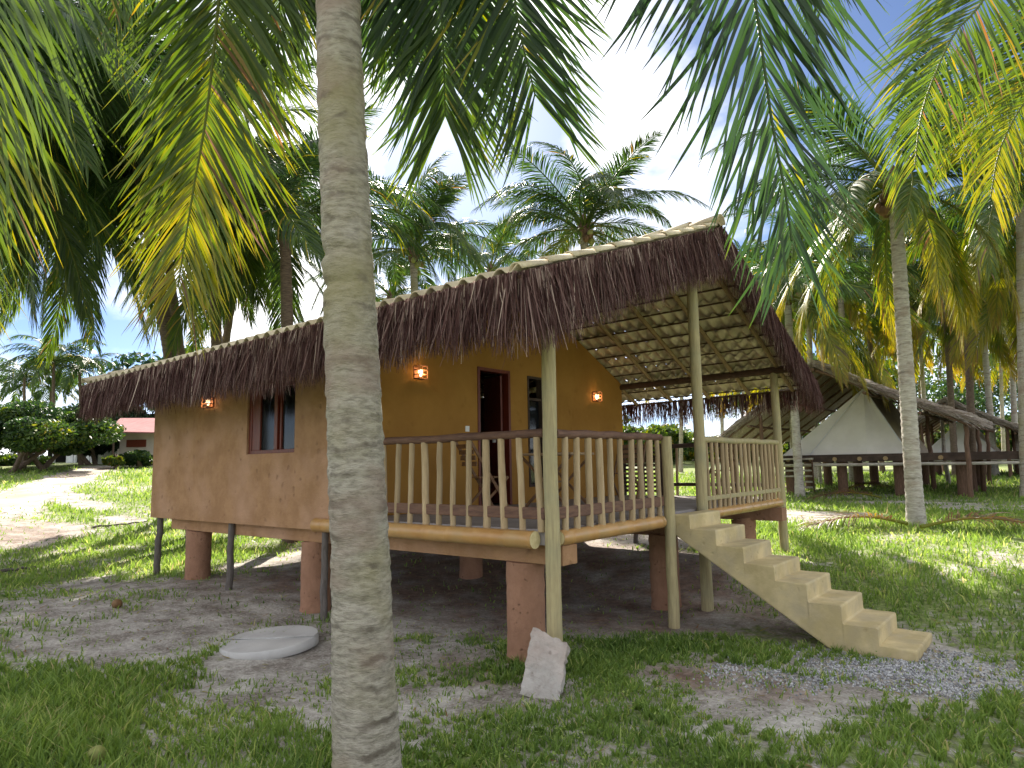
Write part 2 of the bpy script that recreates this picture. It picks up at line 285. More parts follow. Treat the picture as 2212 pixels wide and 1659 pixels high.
# ground: soil/sand/leaf-litter colours by terrain attributes, with shade painted under the house
gm = bpy.data.materials.new('soil'); gm.use_nodes = True; t = gm.node_tree; t.nodes.clear(); l = t.links.new
o = N(t, 'ShaderNodeOutputMaterial'); p = N(t, 'ShaderNodeBsdfPrincipled'); p.inputs['Roughness'].default_value = .97; p.inputs['Specular IOR Level'].default_value = .1
tcn = N(t, 'ShaderNodeTexCoord')
def nzz(s_, d_=8, r_=.6):
    n = N(t, 'ShaderNodeTexNoise'); n.inputs['Scale'].default_value = s_; n.inputs['Detail'].default_value = d_; n.inputs['Roughness'].default_value = r_; l(tcn.outputs['Object'], n.inputs[0]); return n
def rampn(src, a, b, ca=(0,0,0), cb=(1,1,1)):
    r_ = N(t, 'ShaderNodeValToRGB'); r_.color_ramp.elements[0].position = a; r_.color_ramp.elements[1].position = b; r_.color_ramp.elements[0].color = (*ca, 1); r_.color_ramp.elements[1].color = (*cb, 1); l(src, r_.inputs[0]); return r_.outputs[0]
def mixn(fac, a, b):
    mm = N(t, 'ShaderNodeMixRGB'); l(fac, mm.inputs[0]); l(a, mm.inputs[1]); l(b, mm.inputs[2]); return mm.outputs[0]
sand = rampn(nzz(2.6, 10).outputs[0], .36, .66, (.19,.16,.135), (.72,.69,.64))
fine = rampn(nzz(38, 4).outputs[0], .40, .62, (.13,.105,.085), (.62,.59,.55))
mm = N(t, 'ShaderNodeMixRGB'); mm.inputs[0].default_value = .42; l(sand, mm.inputs[1]); l(fine, mm.inputs[2]); sand = mm.outputs[0]
spk = rampn(nzz(19, 12, .72).outputs[0], .53, .62)
spm = N(t, 'ShaderNodeMath', operation='MULTIPLY'); spm.inputs[1].default_value = .62; l(spk, spm.inputs[0]); dk_ = N(t, 'ShaderNodeRGB'); dk_.outputs[0].default_value = (.10, .085, .06, 1); sand = mixn(spm.outputs[0], sand, dk_.outputs[0])
green = rampn(nzz(16, 8).outputs[0], .36, .66, (.11,.145,.05), (.30,.36,.13))
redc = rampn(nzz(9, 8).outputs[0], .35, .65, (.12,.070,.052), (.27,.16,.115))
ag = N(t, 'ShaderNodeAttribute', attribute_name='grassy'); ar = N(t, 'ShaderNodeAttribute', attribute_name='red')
sub = N(t, 'ShaderNodeMath', operation='SUBTRACT'); sub.inputs[1].default_value = .5; l(nzz(7, 9, .7).outputs[0], sub.inputs[0])
mul = N(t, 'ShaderNodeMath', operation='MULTIPLY'); mul.inputs[1].default_value = 2.2; l(sub.outputs[0], mul.inputs[0])
ad = N(t, 'ShaderNodeMath', operation='ADD'); l(ag.outputs['Fac'], ad.inputs[0]); l(mul.outputs[0], ad.inputs[1])
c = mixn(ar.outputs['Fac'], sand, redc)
c = mixn(rampn(ad.outputs[0], .38, .72), c, green)
l(c, p.inputs['Base Color']); bp = N(t, 'ShaderNodeBump'); bp.inputs['Strength'].default_value = .8; bp.inputs['Distance'].default_value = .03
l(nzz(24, 8, .7).outputs[0], bp.inputs['Height']); l(bp.outputs[0], p.inputs['Normal']); l(p.outputs[0], o.inputs[0]); M['ground'] = gm

# ------------------------------------------------------------------ ground
def blob(x, y, cx, cy, rx, ry, soft=.45):
    d = np.sqrt(((x-cx)/rx)**2+((y-cy)/ry)**2); return 1-sst(d, 1-soft, 1+soft)
PTH = [on_ground(*q) for q in ((-260, 1150), (-60, 1105), (60, 1068), (130, 1040), (185, 1020), (222, 1008))]
PTH = np.array(PTH)[:, :2]; PWD = [1.5, 1.2, 1.1, 1.1, 1.0, .9]
def path_d(x, y):
    best = np.full(np.shape(x), 1e9)
    for i in range(len(PTH)-1):
        a, b = PTH[i], PTH[i+1]; ab = b-a; tt = np.clip(((x-a[0])*ab[0]+(y-a[1])*ab[1])/(ab@ab), 0, 1)
        wdt = PWD[i]+(PWD[i+1]-PWD[i])*tt
        best = np.minimum(best, np.hypot(x-a[0]-ab[0]*tt, y-a[1]-ab[1]*tt)/wdt)
    return best
sand_spots = []
for px, py, rx, ry in ((1780,1113,1.3,.8),(1905,1085,2.4,.45),(1720,1125,.8,.7),(2130,1100,1.4,.3),(255,1122,1.1,.5),(60,1140,2.2,1.0),(20,1165,1.6,.7),(180,1090,1.6,.5),(130,1066,2.0,.5),(1400,1165,2.0,1.2),(20,1100,2.4,.8)):
    q = on_ground(px, py); sand_spots.append((q[0], q[1], rx, ry))
def grassy(x, y):
    x = np.asarray(x, float); y = np.asarray(y, float); x0_, y0_ = x, y; nearw = 1-sst(np.hypot(x-CAM[0], y-CAM[1]), 9, 14)
    x = x + nearw*(1.5*(fbm(x0_*.9, y0_*.9, 301)-.5)+.5*(fbm(x0_*3.5, y0_*3.5, 303)-.5)); y = y + nearw*(1.3*(fbm(x0_*.9, y0_*.9, 305)-.5)+.5*(fbm(x0_*3.5, y0_*3.5, 307)-.5))
    gd = .66 + 1.25*(fbm(x*.9, y*.9, 21)-.5) + .5*(fbm(x*3.1, y*3.1, 22)-.5) + .12*sst(np.hypot(x-CAM[0], y-CAM[1]), 8, 12)
    bare = blob(x, y, -4.1, 3.2, 4.6, 3.35, .16)                       # under the house
    bare = np.maximum(bare, .80*blob(x, y, -3.0, -1.2, 3.0, 1.25))      # sandy yard round the well lid
    bare = np.maximum(bare, .62*blob(x, y, -.8, -.7, 1.5, .9))
    bare = np.maximum(bare, .9*blob(x, y, 1.15, .75, .9, .5))
    bare = np.maximum(bare, .34*blob(x, y, 1.25, -2.2, 1.1, 1.1))
    bare = np.maximum(bare, .85*blob(x, y, 2.3, 2.05, 1.05, .95, .35))
    bare = np.maximum(bare, .6*blob(x, y, -7.3, -.6, 1.8, .9))
    bare = np.maximum(bare, .5*blob(x, y, -5.5, -2.2, 1.6, .8))
    for s_ in sand_spots: bare = np.maximum(bare, .95*blob(x, y, *s_, .5))
    bare = np.maximum(bare, 1-sst(path_d(x, y), .8, 1.25))
    pt = fbm(x*2.3, y*2.3, 40)
    return np.clip(gd - bare*(.62+.85*(pt-.2)), 0, 1)
def redness_and_shade(x, y):
    r_ = .8*blob(x, y, -6.2, .6, 1.6, .8)+.75*blob(x, y, 1.2, .8, .8, .45)+.5*blob(x, y, -.6, -.1, .7, .5)+1.1*blob(x, y, -3.2, 3.3, 3.9, 2.4)  # red soil patches; the last blob also paints shade under the house
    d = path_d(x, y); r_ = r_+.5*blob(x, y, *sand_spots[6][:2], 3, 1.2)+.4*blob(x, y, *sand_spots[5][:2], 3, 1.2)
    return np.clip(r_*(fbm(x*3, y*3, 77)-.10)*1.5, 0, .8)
na = 420; rr = np.concatenate([[0], .4*np.exp(np.linspace(0, math.log(900/.4), 330))])
fa = math.atan2(fh[1], fh[0])
u_ = np.linspace(-1, 1, na); angs = fa + math.pi*np.sign(u_)*np.abs(u_)**1.7
R_, A_ = np.meshgrid(rr, angs, indexing='ij'); X_ = CAM[0]+R_*np.cos(A_); Y_ = CAM[1]+R_*np.sin(A_)
Z_ = ground_z(X_, Y_); Z_ = Z_ + np.where(R_ < 14, .02*(fbm(X_*9, Y_*9, 5)-.5), 0)
idx = np.arange(len(rr)*na).reshape(len(rr), na)
q_ = np.stack([idx[:-1, :-1], idx[1:, :-1], idx[1:, 1:], idx[:-1, 1:]], -1).reshape(-1, 4)
gme = raw_mesh('ground', np.stack([X_, Y_, Z_], -1), q_, attr={'grassy': grassy(X_, Y_).ravel(), 'red': redness_and_shade(X_, Y_).ravel()}, smooth=True)
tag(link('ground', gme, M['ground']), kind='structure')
# sandy track at the left
pts = []; 
sm = []
for i in range(len(PTH)-1):
    for k in range(10):
        t_ = k/10; sm.append((*(PTH[i]*(1-t_)+PTH[i+1]*t_), PWD[i]*(1-t_)+PWD[i+1]*t_))
sm = np.array(sm); tg = nrmz(np.gradient(sm[:, :2], axis=0)); nn = np.stack([-tg[:, 1], tg[:, 0]], 1)
NW = 14; vs = []
for i, s_ in enumerate(sm):
    for k in range(NW+1):
        f = k/NW*2-1; e = 1+.28*(fbm(np.array([i*.35]), np.array([7.0*(f > 0)]), 60)[0]-.5)*2*(abs(f) > .9)
        x, y = s_[:2]+nn[i]*f*s_[2]*.95*e; vs.append((x, y, gz(x, y)+.02-.05*(abs(f) > .99)))
idx = np.arange(len(vs)).reshape(len(sm), NW+1)
q_ = np.stack([idx[:-1, :-1], idx[:-1, 1:], idx[1:, 1:], idx[1:, :-1]], -1).reshape(-1, 4)
tag(link('path', raw_mesh('path', vs, q_, smooth=True), M['path']), kind='structure')

# ------------------------------------------------------------------ grass
def make_grass():
    n = 330000
    th = fa + rng.uniform(-rad(45), rad(45), n*2); u = rng.uniform(0, 1, n*2)
    r_ = 1.3*np.exp(u*math.log(46/1.3)); r_ = np.where(rng.uniform(0, 1, n*2) < .35, np.sqrt(rng.uniform(1.7, 64, n*2)), r_)
    x = CAM[0]+r_*np.cos(th); y = CAM[1]+r_*np.sin(th)
    # gather blades into tufts
    tx = np.round(x/.16)*.16; ty = np.round(y/.16)*.16; k = _hash((tx*100).astype(np.int64), (ty*100).astype(np.int64), 5)
    near = (r_ < 9)*.55
    x = x + (tx+.16*(k-.5)-x)*near*k; y = y + (ty+.16*(_hash((ty*100).astype(np.int64), (tx*100).astype(np.int64), 8)-.5)-y)*near*k
    gd = grassy(x, y); keep = rng.uniform(0, 1, n*2) < np.clip((gd*1.15-.08)*(.30+1.1*fbm(x*4.5, y*4.5, 23))*(.6+.4*sst(r_, 6, 12)), 0.05, 1)
    keep |= (rng.uniform(0, 1, n*2) < .16) & (gd > .12) & (r_ < 11)
    keep &= ~((x > .05) & (x < 2.5) & (y > 2.28) & (y < 3.25))
    keep &= np.hypot(x+2.6, y+1.2) > .62
    x, y, r_, gd = x[keep][:n], y[keep][:n], r_[keep][:n], gd[keep][:n]; n = len(x)
    z = ground_z(x, y)-.01
    cl = fbm(x*1.3, y*1.3, 90)
    cl = cl*1.0
    h = (.045+.095*rng.uniform(0, 1, n)**1.7)*(.45+.65*gd)*(.6+.9*cl)*np.clip(.75+r_*.02, .75, 1.5)
    h = h*(1+.8*blob(x, y, -2.2, -3.7, 3.0, 1.6, .8))*(.55+.9*fbm(x*2.6, y*2.6, 311)) 
    wd = (.0032+.0035*rng.uniform(0, 1, n))*np.clip(.55+r_*.16, .8, 7)
    a = rng.uniform(0, 2*math.pi, n); b = rng.uniform(0, 2*math.pi, n); ln = rng.uniform(.15, .95, n)*h
    dx, dy = np.cos(a), np.sin(a); lx, ly = np.cos(b)*ln, np.sin(b)*ln
    vs = np.empty((n, 5, 3)); 
    wd = wd*.8
    vs[:, 0] = np.stack([x-dx*wd, y-dy*wd, z], -1); vs[:, 1] = np.stack([x+dx*wd, y+dy*wd, z], -1)
    mx_, my_ = x+lx*.35, y+ly*.35; mz_ = z+h*.62
    vs[:, 2] = np.stack([mx_+dx*wd*.8, my_+dy*wd*.8, mz_], -1); vs[:, 3] = np.stack([mx_-dx*wd*.8, my_-dy*wd*.8, mz_], -1)
    vs[:, 4] = np.stack([x+lx, y+ly, z+h], -1)
    i = np.arange(n)*5
    age = np.clip(.22+.55*(fbm(x*.8, y*.8, 50)-.3)+rng.normal(0, .13, n)+.5*(rng.uniform(0, 1, n) < .06), 0, 1)
    at_ = np.repeat(age, 5).reshape(n, 5); at_[:, 4] += .12
    me = raw_mesh('grass', vs, np.stack([i, i+1, i+2, i+3], -1), np.stack([i+3, i+2, i+4], -1), {'age': at_.ravel()})
    tag(link('grass', me, M['grass']), 'short patchy green grass over the sandy ground', 'grass', kind='stuff')
make_grass()

# low leafy weeds among the grass in front
def make_weeds():
    n = 5200; th = fa+rng.uniform(-rad(42), rad(42), n); r_ = np.sqrt(rng.uniform(3, 70, n)); x = CAM[0]+r_*np.cos(th); y = CAM[1]+r_*np.sin(th)
    kk = (fbm(x*1.7, y*1.7, 200) > .50) & (grassy(x, y) > .25); x, y = x[kk], y[kk]; n = len(x); k = 5
    vs = np.empty((n*k, 4, 3)); j = 0
    X = np.repeat(x, k)+rng.normal(0, .02, n*k); Y = np.repeat(y, k)+rng.normal(0, .02, n*k); Z = ground_z(X, Y)+rng.uniform(.01, .08, n*k)
    a = rng.uniform(0, 6.28, n*k); s_ = rng.uniform(.012, .03, n*k); e = rng.uniform(-.2, .7, n*k)
    d = np.stack([np.cos(a), np.sin(a), e], -1); sd_ = np.stack([-np.sin(a), np.cos(a), 0*a], -1); P = np.stack([X, Y, Z], -1)
    vs[:, 0] = P; vs[:, 1] = P+(d*.5+sd_*.38)*s_[:, None]; vs[:, 2] = P+d*s_[:, None]; vs[:, 3] = P+(d*.5-sd_*.38)*s_[:, None]
    i = np.arange(n*k)*4
    me = raw_mesh('weeds', vs, np.stack([i, i+1, i+2, i+3], -1), None, {'age': np.repeat(rng.uniform(.1, .7, n*k), 4)})
    tag(link('weeds', me, M['grass']), 'small round leaved weeds scattered through the grass', 'weeds', kind='stuff')
make_weeds()

# gravel round the foot of the stairs
def make_gravel():
    n = 5200; a = rng.uniform(0, 6.28, n); q = rng.uniform(0, 1, n)**.6
    x = 2.35+np.cos(a)*q*(1.05+.25*np.sin(a*3)); y = 2.05+np.sin(a)*q*(.95+.2*np.sin(a*2+1)); k = ~((x > .9) & (x < 2.46) & (y > 2.3) & (y < 3.2)); x, y = x[k], y[k]; n = len(x)
    x2 = rng.uniform(1.0, 2.0, 700); y2 = 1.1+rng.normal(0, .22, 700); x = np.r_[x, x2]; y = np.r_[y, y2]; n = len(x)
    z = ground_z(x, y)+.004; s_ = rng.uniform(.006, .017, n)
    base = np.array([(1,0,0),(0,1,0),(-1,0,0),(0,-1,0),(0,0,.8),(0,0,-.8)], float)
    vs = base[None]*s_[:, None, None]*rng.uniform(.6, 1.3, (n, 6, 1))
    r_ = rng.uniform(0, 6.28, n); c_, q_ = np.cos(r_), np.sin(r_); X = vs[..., 0]*c_[:, None]-vs[..., 1]*q_[:, None]; Y = vs[..., 0]*q_[:, None]+vs[..., 1]*c_[:, None]
    vs = np.stack([X+x[:, None], Y+y[:, None], vs[..., 2]+z[:, None]], -1)
    f = np.array([(0,1,4),(1,2,4),(2,3,4),(3,0,4),(1,0,5),(2,1,5),(3,2,5),(0,3,5)])
    tr = (np.arange(n)[:, None, None]*6+f[None]).reshape(-1, 3)
    me = raw_mesh('gravel', vs, None, tr, {'age': np.repeat(rng.uniform(0, 1, n), 6)})
    tag(link('gravel', me, M['gravel']), 'pale grey crushed stone spread round the foot of the stairs', 'gravel', kind='stuff')
make_gravel()
# dead leaf litter and twigs
def make_litter():
    n = 3600; th = fa+rng.uniform(-rad(43), rad(43), n); r_ = np.sqrt(rng.uniform(4, 420, n)); x = CAM[0]+r_*np.cos(th); y = CAM[1]+r_*np.sin(th); z = ground_z(x, y)+.012
    a = rng.uniform(0, 6.28, n); ln = rng.uniform(.02, .13, n); wd = rng.uniform(.003, .009, n)*np.clip(r_*.15, 1, 3)
    d = np.stack([np.cos(a), np.sin(a), rng.uniform(-.1, .25, n)], -1); s_ = np.stack([-np.sin(a), np.cos(a), 0*a], -1); P = np.stack([x, y, z], -1)
    vs = np.stack([P-s_*wd[:, None], P+s_*wd[:, None], P+d*ln[:, None]+s_*wd[:, None]*.5, P+d*ln[:, None]-s_*wd[:, None]*.5], 1)
    i = np.arange(n)*4
    me = raw_mesh('leaf_litter', vs, np.stack([i, i+1, i+2, i+3], -1), None, {'age': np.repeat(rng.uniform(.72, 1, n), 4)})
    tag(link('leaf_litter', me, M['bush']), 'dry brown leaf scraps and twigs lying on the ground', 'leaf litter', kind='stuff')
make_litter()

# ------------------------------------------------------------------ the bungalow on stilts
ZD = 1.10                                # deck level
XW = -2.9                                # terrace wall
XL, XR, YF, YR, YT = -8.6, .42, -.95, 7.2, 3.25
def zr(x, y):                            # roof surface
    t_ = (x-XL)/(XR-XL); ze = 3.12+.14*t_; zt = 4.62+.12*t_
    if y <= YT: return ze+(zt-ze)*(y-YF)/(YT-YF)
    return zt-(.445)*(y-YT)
HOUSE = empty('stilt_house', (-4.1, 3.2, 0))
tag(HOUSE, 'ochre plastered bungalow on stilts with tiled roof, hanging palm fringe and railed terrace', 'house')

# walls as panels with real openings
def panel_front(x0, x1, z0, zt, holes, y0, y1, matl, name):
    b = MB(); xs = sorted({x0, x1, *[h[0] for h in holes], *[h[1] for h in holes]})
    for a, c in zip(xs[:-1], xs[1:]):
        hs = [h for h in holes if h[0] <= a and h[1] >= c]
        segs = [(z0, None)] if not hs else [(z0, hs[0][2]), (hs[0][3], None)]
        for s0, s1 in segs:
            n = max(1, int((c-a)/.25)) if s1 is None else 1
            if s1 is not None: b.box((a, y0, s0), (c, y1, s1)); continue
            b.add([(a,y0,s0),(c,y0,s0),(c,y1,s0),(a,y1,s0),(a,y0,zt(a)),(c,y0,zt(c)),(c,y1,zt(c)),(a,y1,zt(a))], [(0,3,2,1),(4,5,6,7),(0,1,5,4),(1,2,6,5),(2,3,7,6),(3,0,4,7)])
    return b
WX0, WX1, WZ0, WZ1 = -5.28, -4.11, 1.91, 2.86
wall = panel_front(-8.22, XW, .94, lambda x: zr(x, 0)-.075, [(WX0, WX1, WZ0, WZ1)], 0, .12, None, '')
wall_o = wall.build('front_wall', M['wall_front'], HOUSE)
def panel_side(x0, x1, matl, holes, name, sgn=1):
    b = MB(); ys = sorted({.121, 3.25, 6.40, *[h[0] for h in holes], *[h[1] for h in holes]})
    for a, c in zip(ys[:-1], ys[1:]):
        hs = [h for h in holes if h[0] <= a and h[1] >= c]
        segs = [(ZD+.002, None)] if not hs else ([(hs[0][3], None)] + ([(ZD+.002, hs[0][2])] if hs[0][2] > ZD+.01 else []))
        for s0, s1 in segs:
            if s1 is not None: b.box((x0, a, s0), (x1, c, s1)); continue
            ta, tc_ = zr((x0+x1)/2, a)-.08, zr((x0+x1)/2, c)-.08
            b.add([(x0,a,s0),(x1,a,s0),(x1,c,s0),(x0,c,s0),(x0,a,ta),(x1,a,ta),(x1,c,tc_),(x0,c,tc_)], [(0,3,2,1),(4,5,6,7),(0,1,5,4),(1,2,6,5),(2,3,7,6),(3,0,4,7)])
    return b.build(name, matl, HOUSE)
DY0, DY1, DZ = 2.23, 2.98, 3.14
NY0, NY1, NZ0, NZ1 = 3.42, 3.82, 1.35, 3.11
panel_side(XW-.12, XW, M['wall_ochre'], [(DY0, DY1, ZD, DZ), (NY0, NY1, NZ0, NZ1)], 'terrace_wall')
panel_side(-8.22, -8.10, M['wall_front'], [], 'end_wall')
b = MB(); b.box((-8.1, 6.28, ZD), (XW-.12, 6.40, 3.2)); b.build('rear_wall', M['wall_front'], HOUSE)
# window
win = MB(); d0 = .03
win.box((WX0, d0, WZ0), (WX0+.07, .11, WZ1)); win.box((WX1-.05, d0, WZ0), (WX1, .11, WZ1)); win.box((WX0+.07, d0, WZ0), (WX1-.05, .11, WZ0+.05)); win.box((WX0+.07, d0, WZ1-.05), (WX1-.05, .11, WZ1))
win.box((WX0+.07, d0+.01, WZ0+.05), (WX0+.27, .10, WZ1-.05)); mxx = WX0+.66
win.box((mxx, d0-.015, WZ0+.05), (mxx+.075, .10, WZ1-.05)); win.box((mxx+.10, d0+.01, WZ0+.05), (mxx+.135, .10, WZ1-.05))
wo = win.build('window', M['red_wood'], HOUSE, bevel=.004)
b = MB(); b.box((WX0+.27, .065, WZ0+.05), (mxx, .071, WZ1-.05)); b.build('pane', M['glass'], wo)
b = MB(); b.box((mxx+.135, .065, WZ0+.05), (WX1-.05, .071, WZ1-.05)); b.build('pane', M['glass'], wo)
b = MB(); 
for k in range(14):
    x = WX0+.28+k*.022; b.box((x, .16+.012*(k % 2), WZ0), (x+.018, .17+.012*(k % 2), WZ1))
b.build('curtain', M['curtain'], wo)
# near-black panel painted as the unlit room behind the window
b = MB(); b.box((-8.09, .30, ZD+.01), (XW-.14, .34, 3.3)); b.build('room_shade_panel', M['black'], HOUSE)
# door: open doorway with the leaf folded inwards
df = MB(); df.box((XW-.11, DY0, ZD+.003), (XW+.015, DY0+.05, DZ)); df.box((XW-.11, DY1-.05, ZD+.003), (XW+.015, DY1, DZ)); df.box((XW-.11, DY0+.05, DZ-.05), (XW+.015, DY1-.05, DZ))
do = df.build('door', M['red_wood'], HOUSE, bevel=.004)
b = MB(); b.bar((XW-.12, DY1-.06, ZD+1.0), (XW-.62, DY1+.12, ZD+1.0), .04, 1.95); b.build('door_leaf', M['red_wood'], do)
b = MB(); b.obox((XW-.30, DY1-.035, ZD+1.02), (.02,0,0), (0,.02,0), (0,0,.07)); b.build('handle', M['plate'], do)
nf = MB(); nf.box((XW-.10, NY0, NZ0), (XW+.01, NY0+.035, NZ1)); nf.box((XW-.10, NY1-.035, NZ0), (XW+.01, NY1, NZ1)); nf.box((XW-.10, NY0+.035, NZ0), (XW+.01, NY1-.035, NZ0+.04)); nf.box((XW-.10, NY0+.035, NZ1-.04), (XW+.01, NY1-.035, NZ1)); nf.box((XW-.09, NY0+.035, 2.72), (XW, NY1-.035, 2.76))
no = nf.build('narrow_window', M['dark'], HOUSE)
b = MB(); b.box((XW-.06, NY0+.035, NZ0+.04), (XW-.054, NY1-.035, 2.72)); b.build('pane', M['glass'], no)
b = MB(); b.box((XW+.001, 1.96, 2.18), (XW+.012, 2.04, 2.26)); b.build('light_switch', M['plate'], HOUSE, bevel=.003)
# deck slab, edge bamboo, beams, columns, sticks
b = MB(); b.box((-8.20, .125, .95), (XW-.121, 6.27, ZD)); b.box((XW-.12, .0, .96), (-.06, 6.35, ZD)); b.build('deck_floor', M['deck'], HOUSE)
def bamboo(p, q, r, seed, name='bamboo_edge'):
    random.seed(seed); p = np.asarray(p, float); q = np.asarray(q, float); Ln = np.linalg.norm(q-p); pts = []; rs = []; s_ = 0.0; nd = .18
    while s_ < Ln:
        nx = min(Ln, s_+nd); 
        for f, k in ((0, 1.035), (.03, .99), (.5, 1.0), (.95, .985)): pts.append(p+(q-p)*((s_+(nx-s_)*f)/Ln)); rs.append(r*k)
        s_ = nx; nd = random.uniform(.28, .42)
    pts.append(q); rs.append(r); bb = MB(); bb.tube(pts, rs, 18, cap=False); o_ = bb.build(name, M['bamboo'], HOUSE)
    for e, d in ((p, p-q), (q, q-p)):
        d = nrmz(d); c = MB(); c.tube([e-d*.03, e+d*.002], [r*.97, r*.97], 18); c.build('cut_end', M['bamboo_cut'], o_)
bamboo((-3.48, -.09, 1.015), (-.13, -.09, 1.015), .082, 1); bamboo((-.0, .09, 1.02), (-.0, 2.14, 1.02), .072, 2); bamboo((-.0, 3.33, 1.02), (-.0, 6.30, 1.02), .066, 3)
b = MB(); b.box((-7.75, .13, .765), (.02, .37, .948)); o_ = b.build('floor_beam', M['wall_front'], HOUSE, bevel=.008)
b = MB(); b.box((-7.9, 3.1, .75), (.1, 3.32, .948)); b.build('floor_beam', M['column'], HOUSE); b = MB(); b.box((-7.9, 5.95, .75), (.14, 6.18, .948)); b.build('floor_beam', M['column'], HOUSE)
def column(x, y, r=.19):
    z0 = gz(x, y)-.15; c = MB(); n = 14; pts = [(x+random.uniform(-.006,.006), y, z0+(.765-z0)*k/n) for k in range(n+1)]
    c.tube(pts, [r*(.98+.02*random.random())+(.05*(1-k/3) if k < 3 else 0)*.6 for k in range(n+1)], 24, jit=.02); c.build('column', M['column'], HOUSE)
for x in (-7.05, -3.95, -.52):
    for y in (.25, 3.2, 6.05): column(x, y)
b = MB(); b.bar((.35, 3.02, 1.0), (.35, 5.9, 1.0), .01, .01)
def post(x, y, z1, r, tx=0, ty=0, name='post', m_='pole'):
    p_ = MB(); p_.log((x-tx, y-ty, gz(x, y)-.2), (x, y, z1), r*1.06, r*.96, 16, 12, .004); return p_.build(name, M[m_], HOUSE)
random.seed(11)
post(0, 0, zr(0, 0)-.17, .068); post(.05, 2.26, 2.0, .062); post(0.02, 3.26, zr(0, 3.25)-.17, .07, 0, .0); post(0, 6.40, zr(0, 6.4)-.17, .066, 0, 0)
for x, y, r in ((-8.12, .06, .055), (-5.78, .03, .05), (-3.50, .0, .045), (-7.3, 6.2, .05), (-5.9, 6.3, .05), (-2.6, 6.2, .045), (-1.5, 6.3, .05), (-1.2, 4.6, .035)):
    p_ = MB(); p_.log((x+random.uniform(-.05,.05), y+.02, gz(x, y)-.1), (x, y+.06, .935), r, r*.9, 10, 8, .012); p_.build('stick_prop', M['stick'], HOUSE)

# railings
def railing(segs, spacing, top_m, low_m, zt=1.985, zl=1.25, br=.035, seed=1, low_h=.10):
    random.seed(seed); (x0, y0), (x1, y1) = segs; p = V(x0, y0, 0); q = V(x1, y1, 0); Ln = np.linalg.norm(q-p); d = (q-p)/Ln; nrm_ = V(-d[1], d[0], 0)
    r_ = MB(); r_.log(p+V(0,0,zt), q+V(0,0,zt+.005), .042, .040, 12, 8, .008); ro = r_.build('railing', M[top_m], HOUSE)
    lo = MB(); n = 6
    lo.bar(p+V(0,0,zl)+nrm_*.0, q+V(0,0,zl)+nrm_*.0, .05, low_h, a=0); lo.build('lower_rail', M[low_m], ro, bevel=.01)
    k = int(Ln/spacing); 
    for i in range(k):
        c = p+d*(Ln*(i+.62)/k)+d*random.uniform(-.012, .012); r0 = br*random.uniform(.85, 1.15); tl = d*random.uniform(-.02, .02)
        s_ = MB(); s_.log(c+V(0,0,ZD-.02)-tl, c+V(0,0,zt-.03)+tl, r0, r0*.95, 10, 5, .004); s_.build('baluster', M['pole_b'], ro)
    return ro
railing(((XW+.02, -.01), (-.06, -.01)), .205, 'rail_wood', 'rail_wood', seed=3, low_h=.11)
railing(((.0, .08), (.0, 2.2)), .20, 'rail_wood', 'rail_wood', seed=4, low_h=.11)
railing(((.0, 3.40), (.0, 6.33)), .165, 'pole', 'pole', seed=5, zl=1.22, low_h=.06, br=.028)
rr_ = railing(((-2.1, 6.33), (-.08, 6.33)), .45, 'dark', 'dark', seed=6, zl=1.3, low_h=.06, br=.026)
b = MB()
for k in range(11): b.box((-2.88, 6.31, 1.16+k*.078), (-2.1, 6.35, 1.203+k*.078))
b.box((-2.90, 6.30, 1.102), (-2.84, 6.36, 2.04)); b.box((-2.12, 6.30, 1.102), (-2.06, 6.36, 2.04)); b.box((-2.5, 6.36, 1.102), (-2.46, 6.38, 2.0))
b.build('slatted_screen', M['dark'], HOUSE)

# concrete stairs
st = MB(); prof = []
ex = [0.262, .565, .868, 1.188, 1.508, 1.825, 2.143, 2.462]; ez = [1.092, .932, .762, .590, .435, .250, .075, -.088]
top = [(.06, ez[0])]
for k in range(8):
    top.append((ex[k], ez[k])); 
    if k < 7: top.append((ex[k], ez[k+1]))
bot = [(2.462, -.34), (1.95, -.34), (1.74, -.215), (.06, .86)]
def prism_y(mb, top, bot, y0, y1):
    # side faces split into vertical strips so that no n-gon folds over
    def zb(x): return np.interp(x, [.06, 1.74, 1.95, 2.462], [.86, -.215, -.34, -.34])
    xs = [.06]+ex; nb = len(xs)
    for k in range(8):
        x0, x1 = xs[k], xs[k+1]; zt_ = ez[k]
        extra = [x for x in (1.74, 1.95) if x0 < x < x1]; cuts = [x0]+extra+[x1]
        for a, c in zip(cuts[:-1], cuts[1:]):
            mb.add([(a,y0,zb(a)),(c,y0,zb(c)),(c,y0,zt_),(a,y0,zt_)], [(0,1,2,3)]); mb.add([(a,y1,zb(a)),(c,y1,zb(c)),(c,y1,zt_),(a,y1,zt_)], [(3,2,1,0)])
            mb.add([(a,y0,zb(a)),(c,y0,zb(c)),(c,y1,zb(c)),(a,y1,zb(a))], [(3,2,1,0)])
        mb.add([(x0,y0,zt_),(x1,y0,zt_),(x1,y1,zt_),(x0,y1,zt_)], [(0,1,2,3)])
        zn = ez[k+1] if k < 7 else -.34
        mb.add([(x1,y0,zn),(x1,y0,zt_),(x1,y1,zt_),(x1,y1,zn)], [(3,2,1,0)])
    mb.add([(.06,y0,.86),(.06,y1,.86),(.06,y1,ez[0]),(.06,y0,ez[0])], [(3,2,1,0)])
prism_y(st, top, bot, 2.33, 3.22)
sto = st.build('stairs', M['stairs'], HOUSE)
bm_w = sto.modifiers.new('w', 'WELD'); bm_w.merge_threshold = .001
bv = sto.modifiers.new('b', 'BEVEL'); bv.width = .018; bv.segments = 2; bv.limit_method = 'ANGLE'; bv.angle_limit = rad(40)

